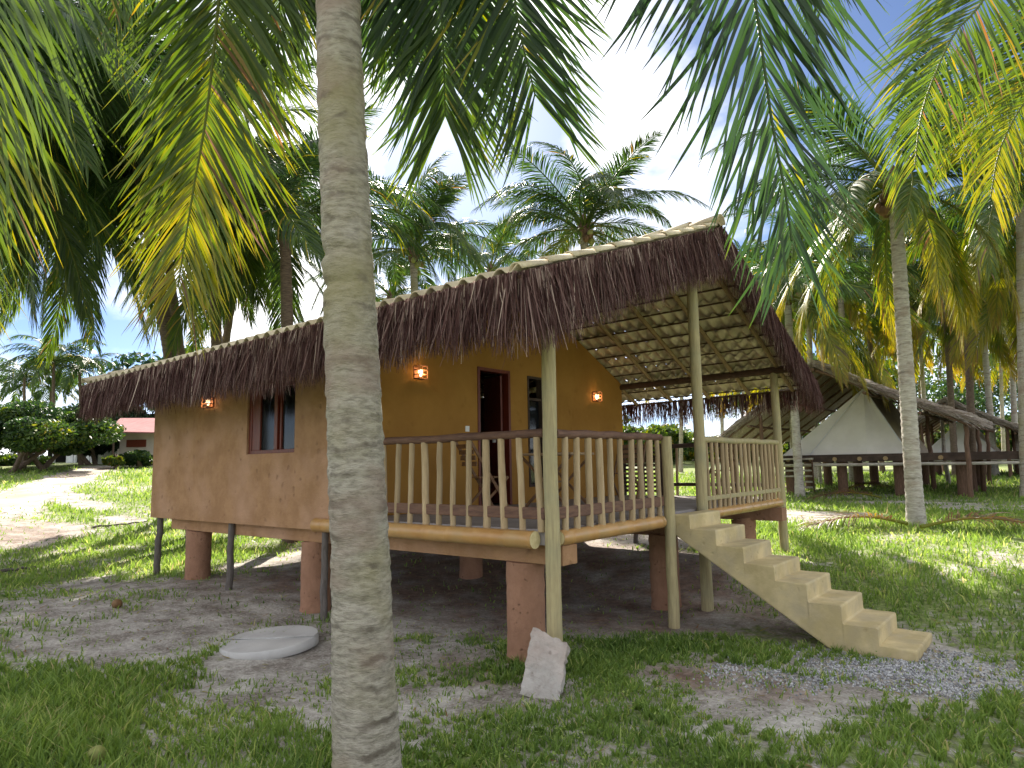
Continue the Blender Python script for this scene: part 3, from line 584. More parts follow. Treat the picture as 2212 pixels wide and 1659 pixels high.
# roof tiles: rows of barrel tiles with a step at every row
def tile_slope(y0, y1, xspans, rows, name):
    vs = []; qs = []; b0 = 0; pitch = .205; amp = .030; nper = 8
    for (xa, xb) in xspans:
        nx = int(round((xb-xa)/pitch*nper)); xs = np.linspace(xa, xb, nx+1)
        for r_ in range(rows):
            ya = y0+(y1-y0)*r_/rows; yb = y0+(y1-y0)*(r_+1)/rows*1.0; yb2 = yb+(y1-y0)/rows*.22
            if r_ == rows-1: yb2 = yb
            for side in (0, 1):
                L0 = []
                for (yy, lift) in ((ya, .026), (yb2, .0)):
                    jit = 0 if side else 0
                    ph = (xs-XL)/pitch*2*math.pi
                    sh = np.sign(np.cos(ph))*np.abs(np.cos(ph))**.75*amp
                    tt = (xs-XL)/(XR-XL)
                    row_j = .006*np.sin(np.floor((xs-XL)/pitch)*7.3+r_*2.1)
                    z = np.array([zr(x, yy) for x in xs])+sh+lift-.016*side+row_j
                    L0.append(np.stack([xs, np.full_like(xs, yy)+row_j*2, z], -1))
                n = len(xs); vs.append(np.concatenate(L0)); i = np.arange(n-1)+b0
                q = np.stack([i, i+1, i+1+n, i+n], -1); qs.append(q if side == 0 else q[:, ::-1]); b0 += 2*n
                if side == 1:      # close the row's lower edge
                    i0 = b0-4*n; i = np.arange(n-1); qs.append(np.stack([i0+i, b0-2*n+i, b0-2*n+i+1, i0+i+1], -1))
    me = raw_mesh(name, np.concatenate(vs), np.concatenate(qs), smooth=False)
    return link(name, me, M['tile'], HOUSE)
g_ = .022
tile_slope(YF, YT, [(XL, XR)], 11, 'roof_tiles')
tile_slope(YR, YT, [(XL, -.02), (-.02+g_, .19), (.19+g_, XR)], 11, 'roof_tiles')
def caps(p, q, r, name, step=.40):
    p = np.asarray(p, float); q = np.asarray(q, float); Ln = np.linalg.norm(q-p); d = (q-p)/Ln; sdv = nrmz(np.cross(d, (0,0,1))); u = np.cross(sdv, d); n = int(Ln/step); b = MB()
    for k in range(n):
        a = p+d*(Ln*k/n-.02); c = p+d*(Ln*(k+1)/n+.03); r0 = r*1.08; r1 = r*.90; j = random.uniform(-.006, .006); vs = []
        for P_, R_2 in ((a, r0), (c, r1)):
            for rad_ in (R_2, R_2-.014):
                for h in range(9):
                    an = math.pi*h/8; vs.append(P_+sdv*(math.cos(an)*rad_+j)+u*(math.sin(an)*rad_*.85+(.012 if R_2 == r0 else 0)))
        fs = [(h, h+1, 18+h+1, 18+h) for h in range(8)]+[(9+h+1, 9+h, 27+h, 27+h+1) for h in range(8)]+[(h+1, h, 9+h, 9+h+1) for h in range(8)]+[(18+h, 18+h+1, 27+h+1, 27+h) for h in range(8)]+[(0,18,27,9),(8,17,35,26)]
        b.add(vs, fs, True)
    return b.build(name, M['tile'], HOUSE)
caps((XR-.04, YF+.03, zr(XR, YF)+.0), (XR-.04, YT, zr(XR, YT)+.01), .066, 'verge_tiles'); caps((XR-.0, YR, zr(XR, YR)+.0), (XR-.0, YT, zr(XR, YT)+.0), .05, 'verge_tiles')
caps((XL, YF, zr(XL, YF)+.015), (XL, YT, zr(XL, YT)+.015), .09, 'verge_tiles'); caps((XR+.04, YT, zr(XR, YT)+.03), (XL-.04, YT, zr(XL, YT)+.03), .12, 'ridge_tiles')
# roof timbers
def slope_pole(x, ya, yb, r, dz, name, mt='rafter'):
    b = MB(); b.log((x, ya, zr(x, ya)-dz), (x, yb, zr(x, yb)-dz), r, r*.95, 10, 6, .006); b.build(name, M[mt], HOUSE)
x = -8.3; 
for k in range(12):
    x = -8.35+k*.765
    slope_pole(x, YT, YR-.05, .036, .088, 'rafter'); slope_pole(x, YF+.05, YT, .036, .088, 'rafter')
for k in range(13):
    y = YT+.18+(YR-.1-YT-.18)*k/12; b = MB(); b.bar((XL+.05, y, zr(XL, y)-.045), (XR-.05, y, zr(XR, y)-.045), .045, .018); b.build('batten', M['batten'], HOUSE)
for k in range(11):
    y = YF+.1+(YT-.1-YF-.1)*k/10; b = MB(); b.bar((XL+.05, y, zr(XL, y)-.045), (XR-.05, y, zr(XR, y)-.045), .045, .018); b.build('batten', M['batten'], HOUSE)
for y, r in ((.0, .05), (3.25, .055), (6.38, .052)):
    b = MB(); b.log((XL+.1 if y else XW, y, zr(XL if y else XW, y)-.165), (XR-.06, y, zr(XR, y)-.165), r, r, 12, 8, .006); b.build('roof_beam', M['batten'] if y else M['rafter'], HOUSE)
# one brown patch tile seen in the terrace ceiling is left to the tile colour noise

# hanging palm fringe
def fringe(name, path, outv, L0, dens, seed, var=.24, wdt=.011, spread=.05, taper=None, top=0.0, pale=.05):
    rg = np.random.default_rng(seed); path = np.asarray(path, float); sl = np.linalg.norm(np.diff(path, axis=0), axis=1); cs = np.r_[0, np.cumsum(sl)]; n = int(cs[-1]*dens)
    s_ = rg.uniform(0, cs[-1], n); P = np.stack([np.interp(s_, cs, path[:, i]) for i in range(3)], -1); tn = nrmz(path[-1]-path[0]); outv = np.asarray(outv, float)
    lay = rg.uniform(-1, 1, n); P = P+outv*(lay*spread)[:, None]; P[:, 2] += top+rg.uniform(-.02, .015, n)
    clump = fbm(s_*6, s_*0+seed, 5); big = fbm(s_*1.1, s_*0+seed+3, 6); Ln = L0*(1-var+var*1.6*clump)*(.90+.22*big)*rg.uniform(.72, 1.08, n)
    if taper is not None: Ln = Ln*np.interp(s_/cs[-1], *taper)
    Ln = np.where(rg.uniform(0, 1, n) < .012, Ln*1.12, Ln); seg = 4
    sway = rg.normal(0, .065, n)+.09*(fbm(s_*2.3, s_*0, seed+9)-.5); so_ = rg.normal(0, .10, n)+lay*.05; cv = rg.normal(0, .10, n)
    stray = rg.uniform(0, 1, n) < .02; sway = np.where(stray, sway*3.0, sway); so_ = np.where(stray, np.abs(so_)*2.2, so_)
    a = rg.uniform(-.9, .9, n); wv = tn[None]*np.cos(a)[:, None]+outv[None]*np.sin(a)[:, None]; w_ = wdt*rg.uniform(.5, 1.25, n)
    vs = np.empty((n, (seg+1)*2, 3))
    for k in range(seg+1):
        f = k/seg; C_ = P+tn[None]*((sway*f+cv*f*f)*Ln)[:, None]+outv[None]*(so_*f*Ln)[:, None]; C_[:, 2] -= f*Ln*(1-.0*f); ww = (w_*(1-.72*f**1.5))[:, None]*.5
        vs[:, 2*k] = C_-wv*ww; vs[:, 2*k+1] = C_+wv*ww
    i = np.arange(n)*(seg+1)*2; q = np.concatenate([np.stack([i+2*k, i+2*k+1, i+2*k+3, i+2*k+2], -1) for k in range(seg)])
    tint = np.clip(rg.beta(1.6, 3.2, n)*.85+.18*(clump-.4)+np.where(rg.uniform(0, 1, n) < pale, .45, 0)+.2*stray, 0, 1)
    return link(name, raw_mesh(name, vs, q, None, {'age': np.repeat(tint, (seg+1)*2)}), M['thatch'], HOUSE)
ny = 6
fringe('front_fringe', [(XL, YF-.015, zr(XL, YF)-.035), (XR, YF-.015, zr(XR, YF)-.035)], (0, -1, 0), .60, 950, 1, spread=.035, taper=([0, .35, .7, 1], [.92, 1.0, 1.05, .95]))
fringe('fringe_heading', [(XL, YF-.045, zr(XL, YF)-.03), (XR, YF-.045, zr(XR, YF)-.03)], (0, -1, 0), .20, 420, 21, spread=.015, pale=.30, var=.5)
fringe('fringe_heading', [(XR+.05, YF, zr(XR, YF)-.03), (XR+.05, YT, zr(XR, YT)-.03)], (1, 0, 0), .18, 420, 22, spread=.012, pale=.30, var=.5)
fringe('verge_fringe', [(XR+.02, YF, zr(XR, YF)-.03), (XR+.02, YT, zr(XR, YT)-.03)], (1, 0, 0), .64, 1100, 2, spread=.03)
fringe('verge_fringe', [(XR+.03, YT, zr(XR, YT)-.01), (XR+.03, YR, zr(XR, YR)-.01)], (1, 0, 0), .56, 1100, 3, spread=.05)
fringe('end_fringe', [(XL-.02, YF, zr(XL, YF)-.03), (XL-.02, YT, zr(XL, YT)-.03), (XL-.02, YR, zr(XL, YR)-.03)], (-1, 0, 0), .6, 500, 4)
fringe('rear_fringe', [(XL, YR+.02, zr(XL, YR)-.05), (XR, YR+.02, zr(XR, YR)-.05)], (0, 1, 0), .47, 330, 5, wdt=.013, var=.3, spread=.03)
for nm, p, q in (('fringe_pole', (XL, YF-.0, zr(XL, YF)-.06), (XR, YF-.0, zr(XR, YF)-.06)), ('fringe_pole', (XR+.0, YF, zr(XR, YF)-.07), (XR+.0, YT, zr(XR, YT)-.07)), ('fringe_pole', (XR+.0, YT, zr(XR, YT)-.07), (XR+.0, YR, zr(XR, YR)-.07)), ('fringe_pole', (XL, YR, zr(XL, YR)-.07), (XR, YR, zr(XR, YR)-.07))):
    b = MB(); b.log(p, q, .018, .018, 8, 8, .004); b.build(nm, M['batten'], HOUSE)

# wall lamps, lit
def wall_lamp(p, nrm_, up_):
    p = V(*p); n_ = V(*nrm_); s_ = np.cross(n_, (0, 0, 1)); b = MB()
    b.obox(p+n_*.012, n_*.012, s_*.05, V(0, 0, .07)); lo = b.build('wall_lamp', M['shade'], HOUSE)
    b = MB()
    for k in (-1, 1):
        b.obox(p+n_*.13+s_*k*.075, n_*.005, s_*.005, V(0,0,.085)); b.obox(p+n_*.035+s_*k*.075, n_*.005, s_*.005, V(0,0,.085))
    for z in (-.085, -.03, .03, .085): 
        for k in (-1, 1): b.obox(p+n_*.083+s_*k*.075+V(0,0,z), n_*.05, s_*.005, V(0,0,.006))
        b.obox(p+n_*.13+V(0,0,z), n_*.005, s_*.08, V(0,0,.006))
    b.obox(p+n_*.08+V(0,0,-.09), n_*.055, s_*.08, V(0,0,.004))
    b.build('lamp_cage', M['shade'], lo)
    b = MB(); b.tube([p+n_*.075+V(0,0,-.05), p+n_*.075+V(0,0,-.02), p+n_*.075+V(0,0,.03), p+n_*.075+V(0,0,.045)], [.012, .030, .030, .010], 12); b.build('bulb', M['bulb'], lo)
    ld = bpy.data.lights.new('lamp_light', 'POINT'); ld.energy = .45; ld.color = (1, .62, .32); ld.shadow_soft_size = .03
    lt = bpy.data.objects.new('lamp_light', ld); col.objects.link(lt); q = p+n_*.16+V(0,0,-.02); lt.location = tuple(q)
wall_lamp((-6.28, 0, 2.72), (0, -1, 0), 1); wall_lamp((XW, 1.03, 2.93), (1, 0, 0), 1); wall_lamp((XW, 5.38, 2.90), (1, 0, 0), 1)

# ------------------------------------------------------------------ furniture on the terrace
def folding_table(x, y, rz, label):
    t_ = empty('folding_table', (x, y, ZD), rz); tag(t_, label, 'table')
    b = MB(); b.box((-.40, -.40, .72), (.40, .40, .75)); b.build('tabletop', M['furn_l'], t_, bevel=.004, local=True)
    for sy in (-.33, .33):
        for d in (-1, 1):
            b = MB(); b.bar((-.36*d, sy+.02*d, 0), (.36*d, sy+.02*d, .715), .035, .03); b.build('leg', M['furn'], t_, local=True)
    b = MB(); b.bar((0, -.35, .36), (0, .35, .36), .025, .025); b.build('crossbar', M['furn'], t_, local=True)
    return t_
def folding_chair(x, y, rz, label, first=None):
    t_ = empty('folding_chair', (x, y, ZD), rz); tag(t_, label, 'chair', 'folding chairs on the terrace')
    b = MB()
    for k in range(6): b.box((-.19, -.2+k*.07, .44), (.19, -.145+k*.07, .458))
    b.build('seat', M['furn'], t_, local=True)
    b = MB()
    for k in range(4): b.bar((-.2, -.245-.02*k, .62+k*.075), (.2, -.245-.02*k, .62+k*.075), .014, .055)
    b.build('backrest', M['furn'], t_, local=True)
    for sx in (-.205, .205):
        b = MB(); b.bar((sx, .24, 0), (sx, -.33, .90), .02, .035); b.build('leg', M['furn'], t_, local=True)
        b = MB(); b.bar((sx*.88, -.26, 0), (sx*.88, .22, .45), .02, .03); b.build('leg', M['furn'], t_, local=True)
    return t_
folding_table(-1.75, 2.55, rad(10), 'square folding table with crossed legs on the terrace by the door')
folding_chair(-2.15, 1.55, rad(-20), 'dark folding chair nearest the doorway side of the terrace table')
folding_chair(-1.35, 3.75, rad(190), 'dark folding chair behind the terrace table under the wall lamp')
folding_chair(-.75, 5.6, rad(150), 'dark folding chair standing alone by the rear railing')

# ------------------------------------------------------------------ small things on the ground
def well_lid():
    lp = on_ground(583, 1396); x, y = lp[0], lp[1]; z = gz(x, y)+.02; t_ = empty('well_lid', (x, y, z), .4); tag(t_, 'round grey concrete lid lying tilted on the sandy ground', 'well lid')
    t_.rotation_euler = (rad(2.5), rad(-2), .2)
    b = MB(); n = 48; R0 = .50; prof_ = [(R0-.03, -.05), (R0, -.04), (R0, .035), (R0-.012, .05)]; vs = []
    for r_, h in prof_: vs += [(math.cos(2*math.pi*k/n)*r_*(1+.006*math.sin(k*5)), math.sin(2*math.pi*k/n)*r_, h) for k in range(n)]
    fs = [(j*n+k, j*n+(k+1) % n, (j+1)*n+(k+1) % n, (j+1)*n+k) for j in range(3) for k in range(n)]
    b.add(vs, fs, True); vs2 = vs[3*n:]; b.add(vs2, [tuple(range(n))]); b.build('lid_disc', M['concrete'], t_, local=True)
    b = MB(); vs = [(0, 0, .062)]+[(math.cos(rad(a))*.49, math.sin(rad(a))*.49, .062) for a in range(20, 201, 10)]
    b.add(vs, [(0, k, k+1) for k in range(1, 19)])
    vs = vs+[(v[0], v[1], .05) for v in vs]; m_ = 20
    b2 = MB(); b2.add(vs, [(0, k, k+1) for k in range(1, 19)]+[(k, m_-1+k, m_+k, k+1) for k in range(1, 18)]+[(0, 19+0+0, 20, 1), (19-1+0, 37, 19, 0)])
    b2.build('mortar_half', M['concrete'], t_, local=True)
well_lid()
def leaning_slab():
    top = V(.10, -.16, 0); bx, by = .47, -.98
    t_ = empty('concrete_slab', (bx, by, gz(bx, by))); tag(t_, 'rough pale mortar slab leaning against the foot of the corner post', 'concrete slab')
    base = V(bx, by, gz(bx, by)-.03); topc = V(.17, -.18, gz(.1, -.2)+.20); u = topc-base; u = u*( .62/np.linalg.norm(u)); lat = nrmz(np.cross(u, (0, 0, 1))); nn_ = nrmz(np.cross(lat, u)); 
    topc = V(.12, -.20, .16)
    return t_, base, lat, u, nn_
q0 = on_ground(1167, 1508)
def slab():
    d = nrmz(V(CAM[0], CAM[1], 0)-V(q0[0], q0[1], 0)); lat = V(-d[1], d[0], 0)
    b = MB(); nu, nv = 10, 16; wd, ht, th = .325, .54, .10
    t_ = empty('concrete_slab', (q0[0], q0[1], gz(q0[0], q0[1]))); tag(t_, 'rough pale mortar slab leaning against the foot of the corner post', 'concrete slab')
    ca, sa = math.cos(-.22), math.sin(-.22); d = V(d[0]*ca-d[1]*sa, d[0]*sa+d[1]*ca, 0); lat = V(-d[1], d[0], 0); back = -d; upv = nrmz(V(0,0,1)*.88+back*.42+lat*.11); nn_ = nrmz(np.cross(lat, upv)); 
    if np.dot(nn_, d) < 0: nn_ = -nn_
    lat2 = nrmz(lat-upv*np.dot(lat, upv)+V(0,0,-.10)); base = V(q0[0], q0[1], gz(q0[0], q0[1])-.03)
    vs = []; rg = np.random.default_rng(4)
    for s_ in (0, 1):
        for j in range(nv+1):
            for i in range(nu+1):
                e = (i in (0, nu))*rg.normal(0, .006)+(j in (0, nv))*rg.normal(0, .008)
                taper = 1-.02*j/nv
                vs.append(base+lat2*((i/nu-.5)*wd*taper*(1)+e)+upv*(j/nv*ht+(rg.normal(0,.008) if j == nv else 0)-.07*(i/nu)*(j/nv))+nn_*((.5-s_)*th+rg.normal(0, .003)))
    n1 = (nu+1)*(nv+1); fs = []
    for j in range(nv):
        for i in range(nu):
            a = j*(nu+1)+i; fs.append((a, a+1, a+nu+2, a+nu+1)); a += n1; fs.append((a+nu+1, a+nu+2, a+1, a))
    for i in range(nu): a = i; fs.append((a, a+n1, a+n1+1, a+1)); a = nv*(nu+1)+i; fs.append((a+1, a+1+n1, a+n1, a))
    for j in range(nv): a = j*(nu+1); fs.append((a+nu+1, a+nu+1+n1, a+n1, a)); a = j*(nu+1)+nu; fs.append((a, a+n1, a+nu+1+n1, a+nu+1))
    b.add(vs, fs); b.build('slab_body', M['slab'], t_)
slab()
def coconut_on_ground(px, py, r, m_, label):
    p = on_ground(px, py); b = MB(); n = 14; pts = []; rs = []
    for k in range(13): a = math.pi*k/12; pts.append((0, 0, -math.cos(a)*r*1.12)); rs.append(max(.002, math.sin(a)*r*(1+.06*math.sin(a*2))))
    b.tube(pts, rs, 16, cap=False); o_ = b.build('coconut', M[m_]); o_.location = (p[0], p[1], p[2]+r*.8); o_.rotation_euler = (rad(70), 0, rad(40)); tag(o_, label, 'coconut')
coconut_on_ground(207, 1650, .062, 'coco_g', 'fallen green coconut lying in the foreground grass')
coconut_on_ground(252, 1313, .06, 'coco_b', 'dark old coconut husk lying on the ground beside the bungalow')
def branch(px0, py0, px1, py1, r, label):
    p = on_ground(px0, py0); q = on_ground(px1, py1); b = MB(); pts = []
    for k in range(9): t_ = k/8; c = p*(1-t_)+q*t_; pts.append((c[0]+.02*math.sin(k), c[1], gz(c[0], c[1])+r+.03*math.sin(k*1.3)**2))
    b.tube(pts, [r*(1-.5*k/8) for k in range(9)], 8); o_ = b.build('fallen_branch', M['stick']); tag(o_, label, 'branch')
branch(-40, 1246, 76, 1232, .035, 'dark fallen branch in the grass at the edge of the picture')
branch(200, 1142, 318, 1130, .03, 'pale fallen branch beside the track behind the bungalow corner')

# ------------------------------------------------------------------ palms
def spline(ctrl, n):
    c = np.asarray(ctrl, float); c = np.vstack([2*c[0]-c[1], c, 2*c[-1]-c[-2]]); out_ = []
    m_ = len(c)-3
    for u in np.linspace(0, m_-1e-6, n*3):
        i = int(u); t_ = u-i; p0, p1, p2, p3 = c[i:i+4]
        out_.append(.5*((2*p1)+(-p0+p2)*t_+(2*p0-5*p1+4*p2-p3)*t_*t_+(-p0+3*p1-3*p2+p3)*t_**3))
    out_ = np.array(out_); s_ = np.r_[0, np.cumsum(np.linalg.norm(np.diff(out_, axis=0), axis=1))]
    q = np.linspace(0, s_[-1], n); return np.stack([np.interp(q, s_, out_[:, i]) for i in range(3)], -1), s_[-1]
def frond_mesh(name, ctrl, nrm_=None, n=80, Lm=.9, w_=.036, seg=4, droop=.55, age=(.25, .45), start=.14, rr_=.028, seed=0, a0=34, a1=68, lift=.22, tipdry=.25, side_len=(1, 1), gap=0.0, prof_end=.42, wind=(0, 0, 0)):
    rg = np.random.default_rng(seed); m_ = 40; P, Ln = spline(ctrl, m_); T = nrmz(np.gradient(P, axis=0))
    if nrm_ is None:
        S0 = nrmz(np.cross(T, (0, 0, 1.))); bad = np.abs(T[:, 2]) > .985; ref = nrmz(np.cross(T[0] if abs(T[0][2]) < .98 else np.array([1., 0, .2]), (0, 0, 1.)))
        S = np.where(bad[:, None], ref, S0); 
        for i in range(1, m_):
            if np.dot(S[i], S[i-1]) < 0: S[i] = -S[i]
        Nn = nrmz(np.cross(S, T)); 
    else:
        nv_ = np.asarray(nrm_, float); S = nrmz(np.cross(T, nv_)); Nn = nrmz(np.cross(S, T))
    t_ = start+(1-start)*(np.arange(n)+rg.uniform(-.3, .3, n))/(n-1); t_ = np.clip(t_, 0, 1)
    allv = []; allq = []; alla = []; b0 = 0
    for si, sg in enumerate((-1, 1)):
        k_ = rg.uniform(0, 1, n) > gap; tt = t_[k_]; c_ = len(tt); f = tt*(m_-1); i0 = np.clip(f.astype(int), 0, m_-2); fr = (f-i0)[:, None]
        p = P[i0]*(1-fr)+P[i0+1]*fr; Tt = nrmz(T[i0]*(1-fr)+T[i0+1]*fr); Ss = nrmz(S[i0]*(1-fr)+S[i0+1]*fr)*sg; Nt = nrmz(Nn[i0]*(1-fr)+Nn[i0+1]*fr)
        u = (tt-start)/(1-start); prof_ = np.interp(u, [0, .12, .35, .65, 1], [.55, .85, 1, .92, prof_end])*rg.uniform(.86, 1.08, c_)*side_len[si]*np.where(rg.uniform(0, 1, c_) < .07, rg.uniform(.35, .8, c_), 1)
        L_ = Lm*prof_; al = np.radians(a0+(a1-a0)*u+rg.normal(0, 2.6, c_)); lf = lift*(1-.6*u)+rg.normal(0, .08, c_)
        d = nrmz(Ss*np.cos(al)[:, None]+Tt*np.sin(al)[:, None]+Nt*lf[:, None]); pn = Nt+Ss*rg.normal(0, .30, c_)[:, None]+Tt*rg.normal(0, .22, c_)[:, None]
        dr = droop*rg.uniform(.7, 1.35, c_); cur = p; vs = np.empty((c_, (seg+1)*2, 3)); prof_w = np.interp(np.linspace(0, 1, seg+1), [0, .18, .5, .8, 1], [.35, 1, .92, .6, .06])
        bend = rg.normal(0, .022, (c_, 3))
        for k in range(seg+1):
            wv = nrmz(np.cross(d, pn)); ww = (w_*.5*prof_w[k])*rg.uniform(.85, 1.1)*np.clip(prof_, .5, 1)[:, None]; vs[:, 2*k] = cur-wv*ww; vs[:, 2*k+1] = cur+wv*ww
            d = nrmz(d+np.array([0, 0, -1.])*(dr/seg*(.5+1.0*k/seg)*1.3)[:, None]+bend+np.asarray(wind)/seg); cur = cur+d*(L_/seg)[:, None]
        i = np.arange(c_)*(seg+1)*2+b0; allq += [np.stack([i+2*k, i+2*k+1, i+2*k+3, i+2*k+2], -1) for k in range(seg)]
        ag = age[0]+(age[1]-age[0])*u+rg.normal(0, .06, c_); A = np.repeat(ag[:, None], (seg+1)*2, 1)
        A += np.where(rg.uniform(0, 1, (c_, 1)) < .04, rg.uniform(.2, .5, (c_, 1)), 0); A[:, -2:] += tipdry*rg.uniform(0, 1, (c_, 1))**2; A[:, -4:-2] += tipdry*.3*rg.uniform(0, 1, (c_, 1))**2
        allv.append(vs.reshape(-1, 3)); alla.append(np.clip(A, 0, 1).ravel()); b0 += c_*(seg+1)*2
    # rachis
    nr = 7; rv = []
    for i in range(m_):
        f = i/(m_-1); r_ = rr_*(1.35-.45*min(1, f*5))*(1-.82*f)+.0025
        for k in range(nr):
            an = 2*math.pi*k/nr; rv.append(P[i]+S[i]*math.cos(an)*r_*(1.25 if f < .2 else 1)+Nn[i]*math.sin(an)*r_)
    idx = np.arange(m_*nr).reshape(m_, nr)+b0; q = np.stack([idx[:-1], np.roll(idx[:-1], -1, 1), np.roll(idx[1:], -1, 1), idx[1:]], -1).reshape(-1, 4)
    allv.append(np.array(rv)); allq.append(q); ra = np.repeat(np.linspace(min(.62, age[0]+.32), min(.6, age[1]+.15) if age[1] < .8 else .95, m_), nr); alla.append(ra)
    return raw_mesh(name, np.concatenate(allv), np.concatenate(allq), None, {'age': np.concatenate(alla)})
def arc(L_, e0, e1, p=1.0, k=14):
    pts = [(0, 0, 0)]; x = z = 0
    for i in range(k):
        f = ((i+.5)/k)**p; e = rad(e0+(e1-e0)*f); x += math.cos(e)*L_/k; z += math.sin(e)*L_/k; pts.append((x, 0, z))
    return pts
TYPES = [(85, 20, 1.1, (.30, .32)), (70, -22, 1, (.26, .34)), (52, -46, 1, (.22, .34)), (34, -62, 1, (.22, .42)), (12, -72, .85, (.32, .58)), (-14, -83, .7, (.46, .78)), (-45, -88, .5, (.72, .90))]
TPL = {}
def templates(lod, dull=False):
    if (lod, dull) in TPL: return TPL[(lod, dull)]
    o_ = []
    for j, (e0, e1, p, ag) in enumerate(TYPES):
        vv = []
        if dull and 3 <= j <= 5: ag = (.18+.05*(j-3), .34+.07*(j-3))
        for v_ in range(2):
            Lf = 4.7 if 0 < j < 6 else 3.7
            pts = np.array(arc(Lf*(1 if v_ else .93), e0, e1, p)); pts[:, 1] += np.linspace(0, 1, len(pts))**2*(.25 if v_ else -.35)
            kw = dict(n=150, seg=4, w_=.036, Lm=.95) if lod == 0 else (dict(n=104, seg=3, w_=.046, Lm=.95) if lod == 1 else dict(n=44, seg=2, w_=.11, Lm=1.0))
            me = frond_mesh('frond', pts, age=ag, droop=.95 if j > 1 else .6, seed=j*7+v_+lod*50, gap=.04, rr_=.034, lift=.15, **kw); me.materials.append(M['leaf']); vv.append(me)
        o_.append(vv)
    TPL[(lod, dull)] = o_; return o_
_trunks = {}
def palm(base, crown, label, lod=1, nf=22, size=1.0, tr=(.17, .12), bark='trunk', cocos=0, seed=0, group=None, skip=None, mix=None, az0=0, extra_yaw=None, dull=None, name='coconut_palm'):
    rg = random.Random(seed); base = V(*base); crown = V(*crown); root = empty(name, base); tag(root, label, 'palm tree', group)
    # trunk
    hgt = crown[2]-base[2]; nseg = int(hgt/(.035 if lod == 0 else .12)); nsd = 32 if lod == 0 else (14 if lod == 1 else 8)
    k_ = np.arange(nseg+1)/nseg; lean = crown-base; cx = lean[0]*k_**1.15; cy = lean[1]*k_**1.15; cz = -.15+(hgt+.15)*k_
    r_ = tr[0]+(tr[1]-tr[0])*k_; r_ = r_+tr[0]*.38*np.exp(-(cz+.1)*4.2) ; z_ = cz
    ring = .012*np.maximum(0, 1-np.abs(((z_/.135) % 1)-.5)*3.2) if lod == 0 else .008*np.sin(z_/.16*6.28)
    an = np.linspace(0, 2*math.pi, nsd, endpoint=False); R2 = r_[:, None]+ring[:, None]*(.6+.6*vnoise(an[None]*2+seed, z_[:, None]*3, 2))
    if lod == 0: R2 = R2+.010*(fbm(an[None]*2.5+0*z_[:, None], z_[:, None]*14, 12)-.5)
    vs = np.stack([cx[:, None]+np.cos(an)[None]*R2, cy[:, None]+np.sin(an)[None]*R2, np.repeat(cz[:, None], nsd, 1)], -1)
    idx = np.arange((nseg+1)*nsd).reshape(nseg+1, nsd); q = np.stack([idx[:-1], np.roll(idx[:-1], -1, 1), np.roll(idx[1:], -1, 1), idx[1:]], -1).reshape(-1, 4)
    link('trunk', raw_mesh('trunk', vs, q, smooth=True), M[bark], root, local=True)
    c0 = crown-base; T_ = templates(lod, (bark == 'trunk_dark' and seed < 60) if dull is None else dull)
    for i in range(nf):
        f = i/max(1, nf-1); az = az0+i*2.39996+rg.uniform(-.2, .2)
        j = mix[i % len(mix)] if mix else min(5, int((f**.85)*5.6))
        if skip and skip(az, j): continue
        me = T_[j][rg.randint(0, 1)]; o_ = bpy.data.objects.new('frond', me); col.objects.link(o_); o_.parent = root
        o_.location = tuple(c0+V(math.cos(az)*.05, math.sin(az)*.05, .12-.3*f)); o_.rotation_euler = (rg.uniform(-.45, .45), rg.uniform(-.10, .10), az); s_ = size*rg.uniform(.88, 1.08); o_.scale = (s_, s_*rg.choice((-1, 1)), s_)
    # fibre sheath and dry flower stalks
    if lod < 2:
        b = MB(); b.tube([c0+V(0,0,-.35), c0+V(0,0,-.1), c0+V(0,0,.15), c0+V(0,0,.5)], [tr[1]*1.0, tr[1]*1.75, tr[1]*1.5, .03], 12, jit=.15); b.build('crown_shaft', M['log'], root, local=True)
        for k in range(5):
            az = rg.uniform(0, 6.28); b = MB(); d = V(math.cos(az), math.sin(az), 0)
            b.tube([c0, c0+d*.35+V(0,0,.12), c0+d*.62-V(0,0,.05), c0+d*.75-V(0,0,.35)], [.02, .016, .012, .006], 6); b.build('flower_stalk', M['rafter'], root, local=True)
    for k in range(cocos):
        az = rg.uniform(0, 6.28); rad_ = rg.uniform(.18, .34); pz = rg.uniform(-.62, -.18); b = MB(); c = c0+V(math.cos(az)*rad_, math.sin(az)*rad_, pz); R = rg.uniform(.075, .105)
        b.tube([c+V(0,0,-R*1.2+2*R*1.2*(1-math.cos(math.pi*h/8))/2) for h in range(9)], [max(.003, math.sin(math.pi*h/8)*R) for h in range(9)], 12, cap=False)
        b.build('coconut', M['coco_b' if rg.random() < .6 else 'coco_g'], root, local=True)
    return root
def hero(parent, ctrl_px, nrm_=None, **kw):
    c = [at(*q) for q in ctrl_px]; me = frond_mesh('frond', c, nrm_, **kw); return link('frond', me, M['leaf'], parent)
TOC = -fh                                    # towards the camera
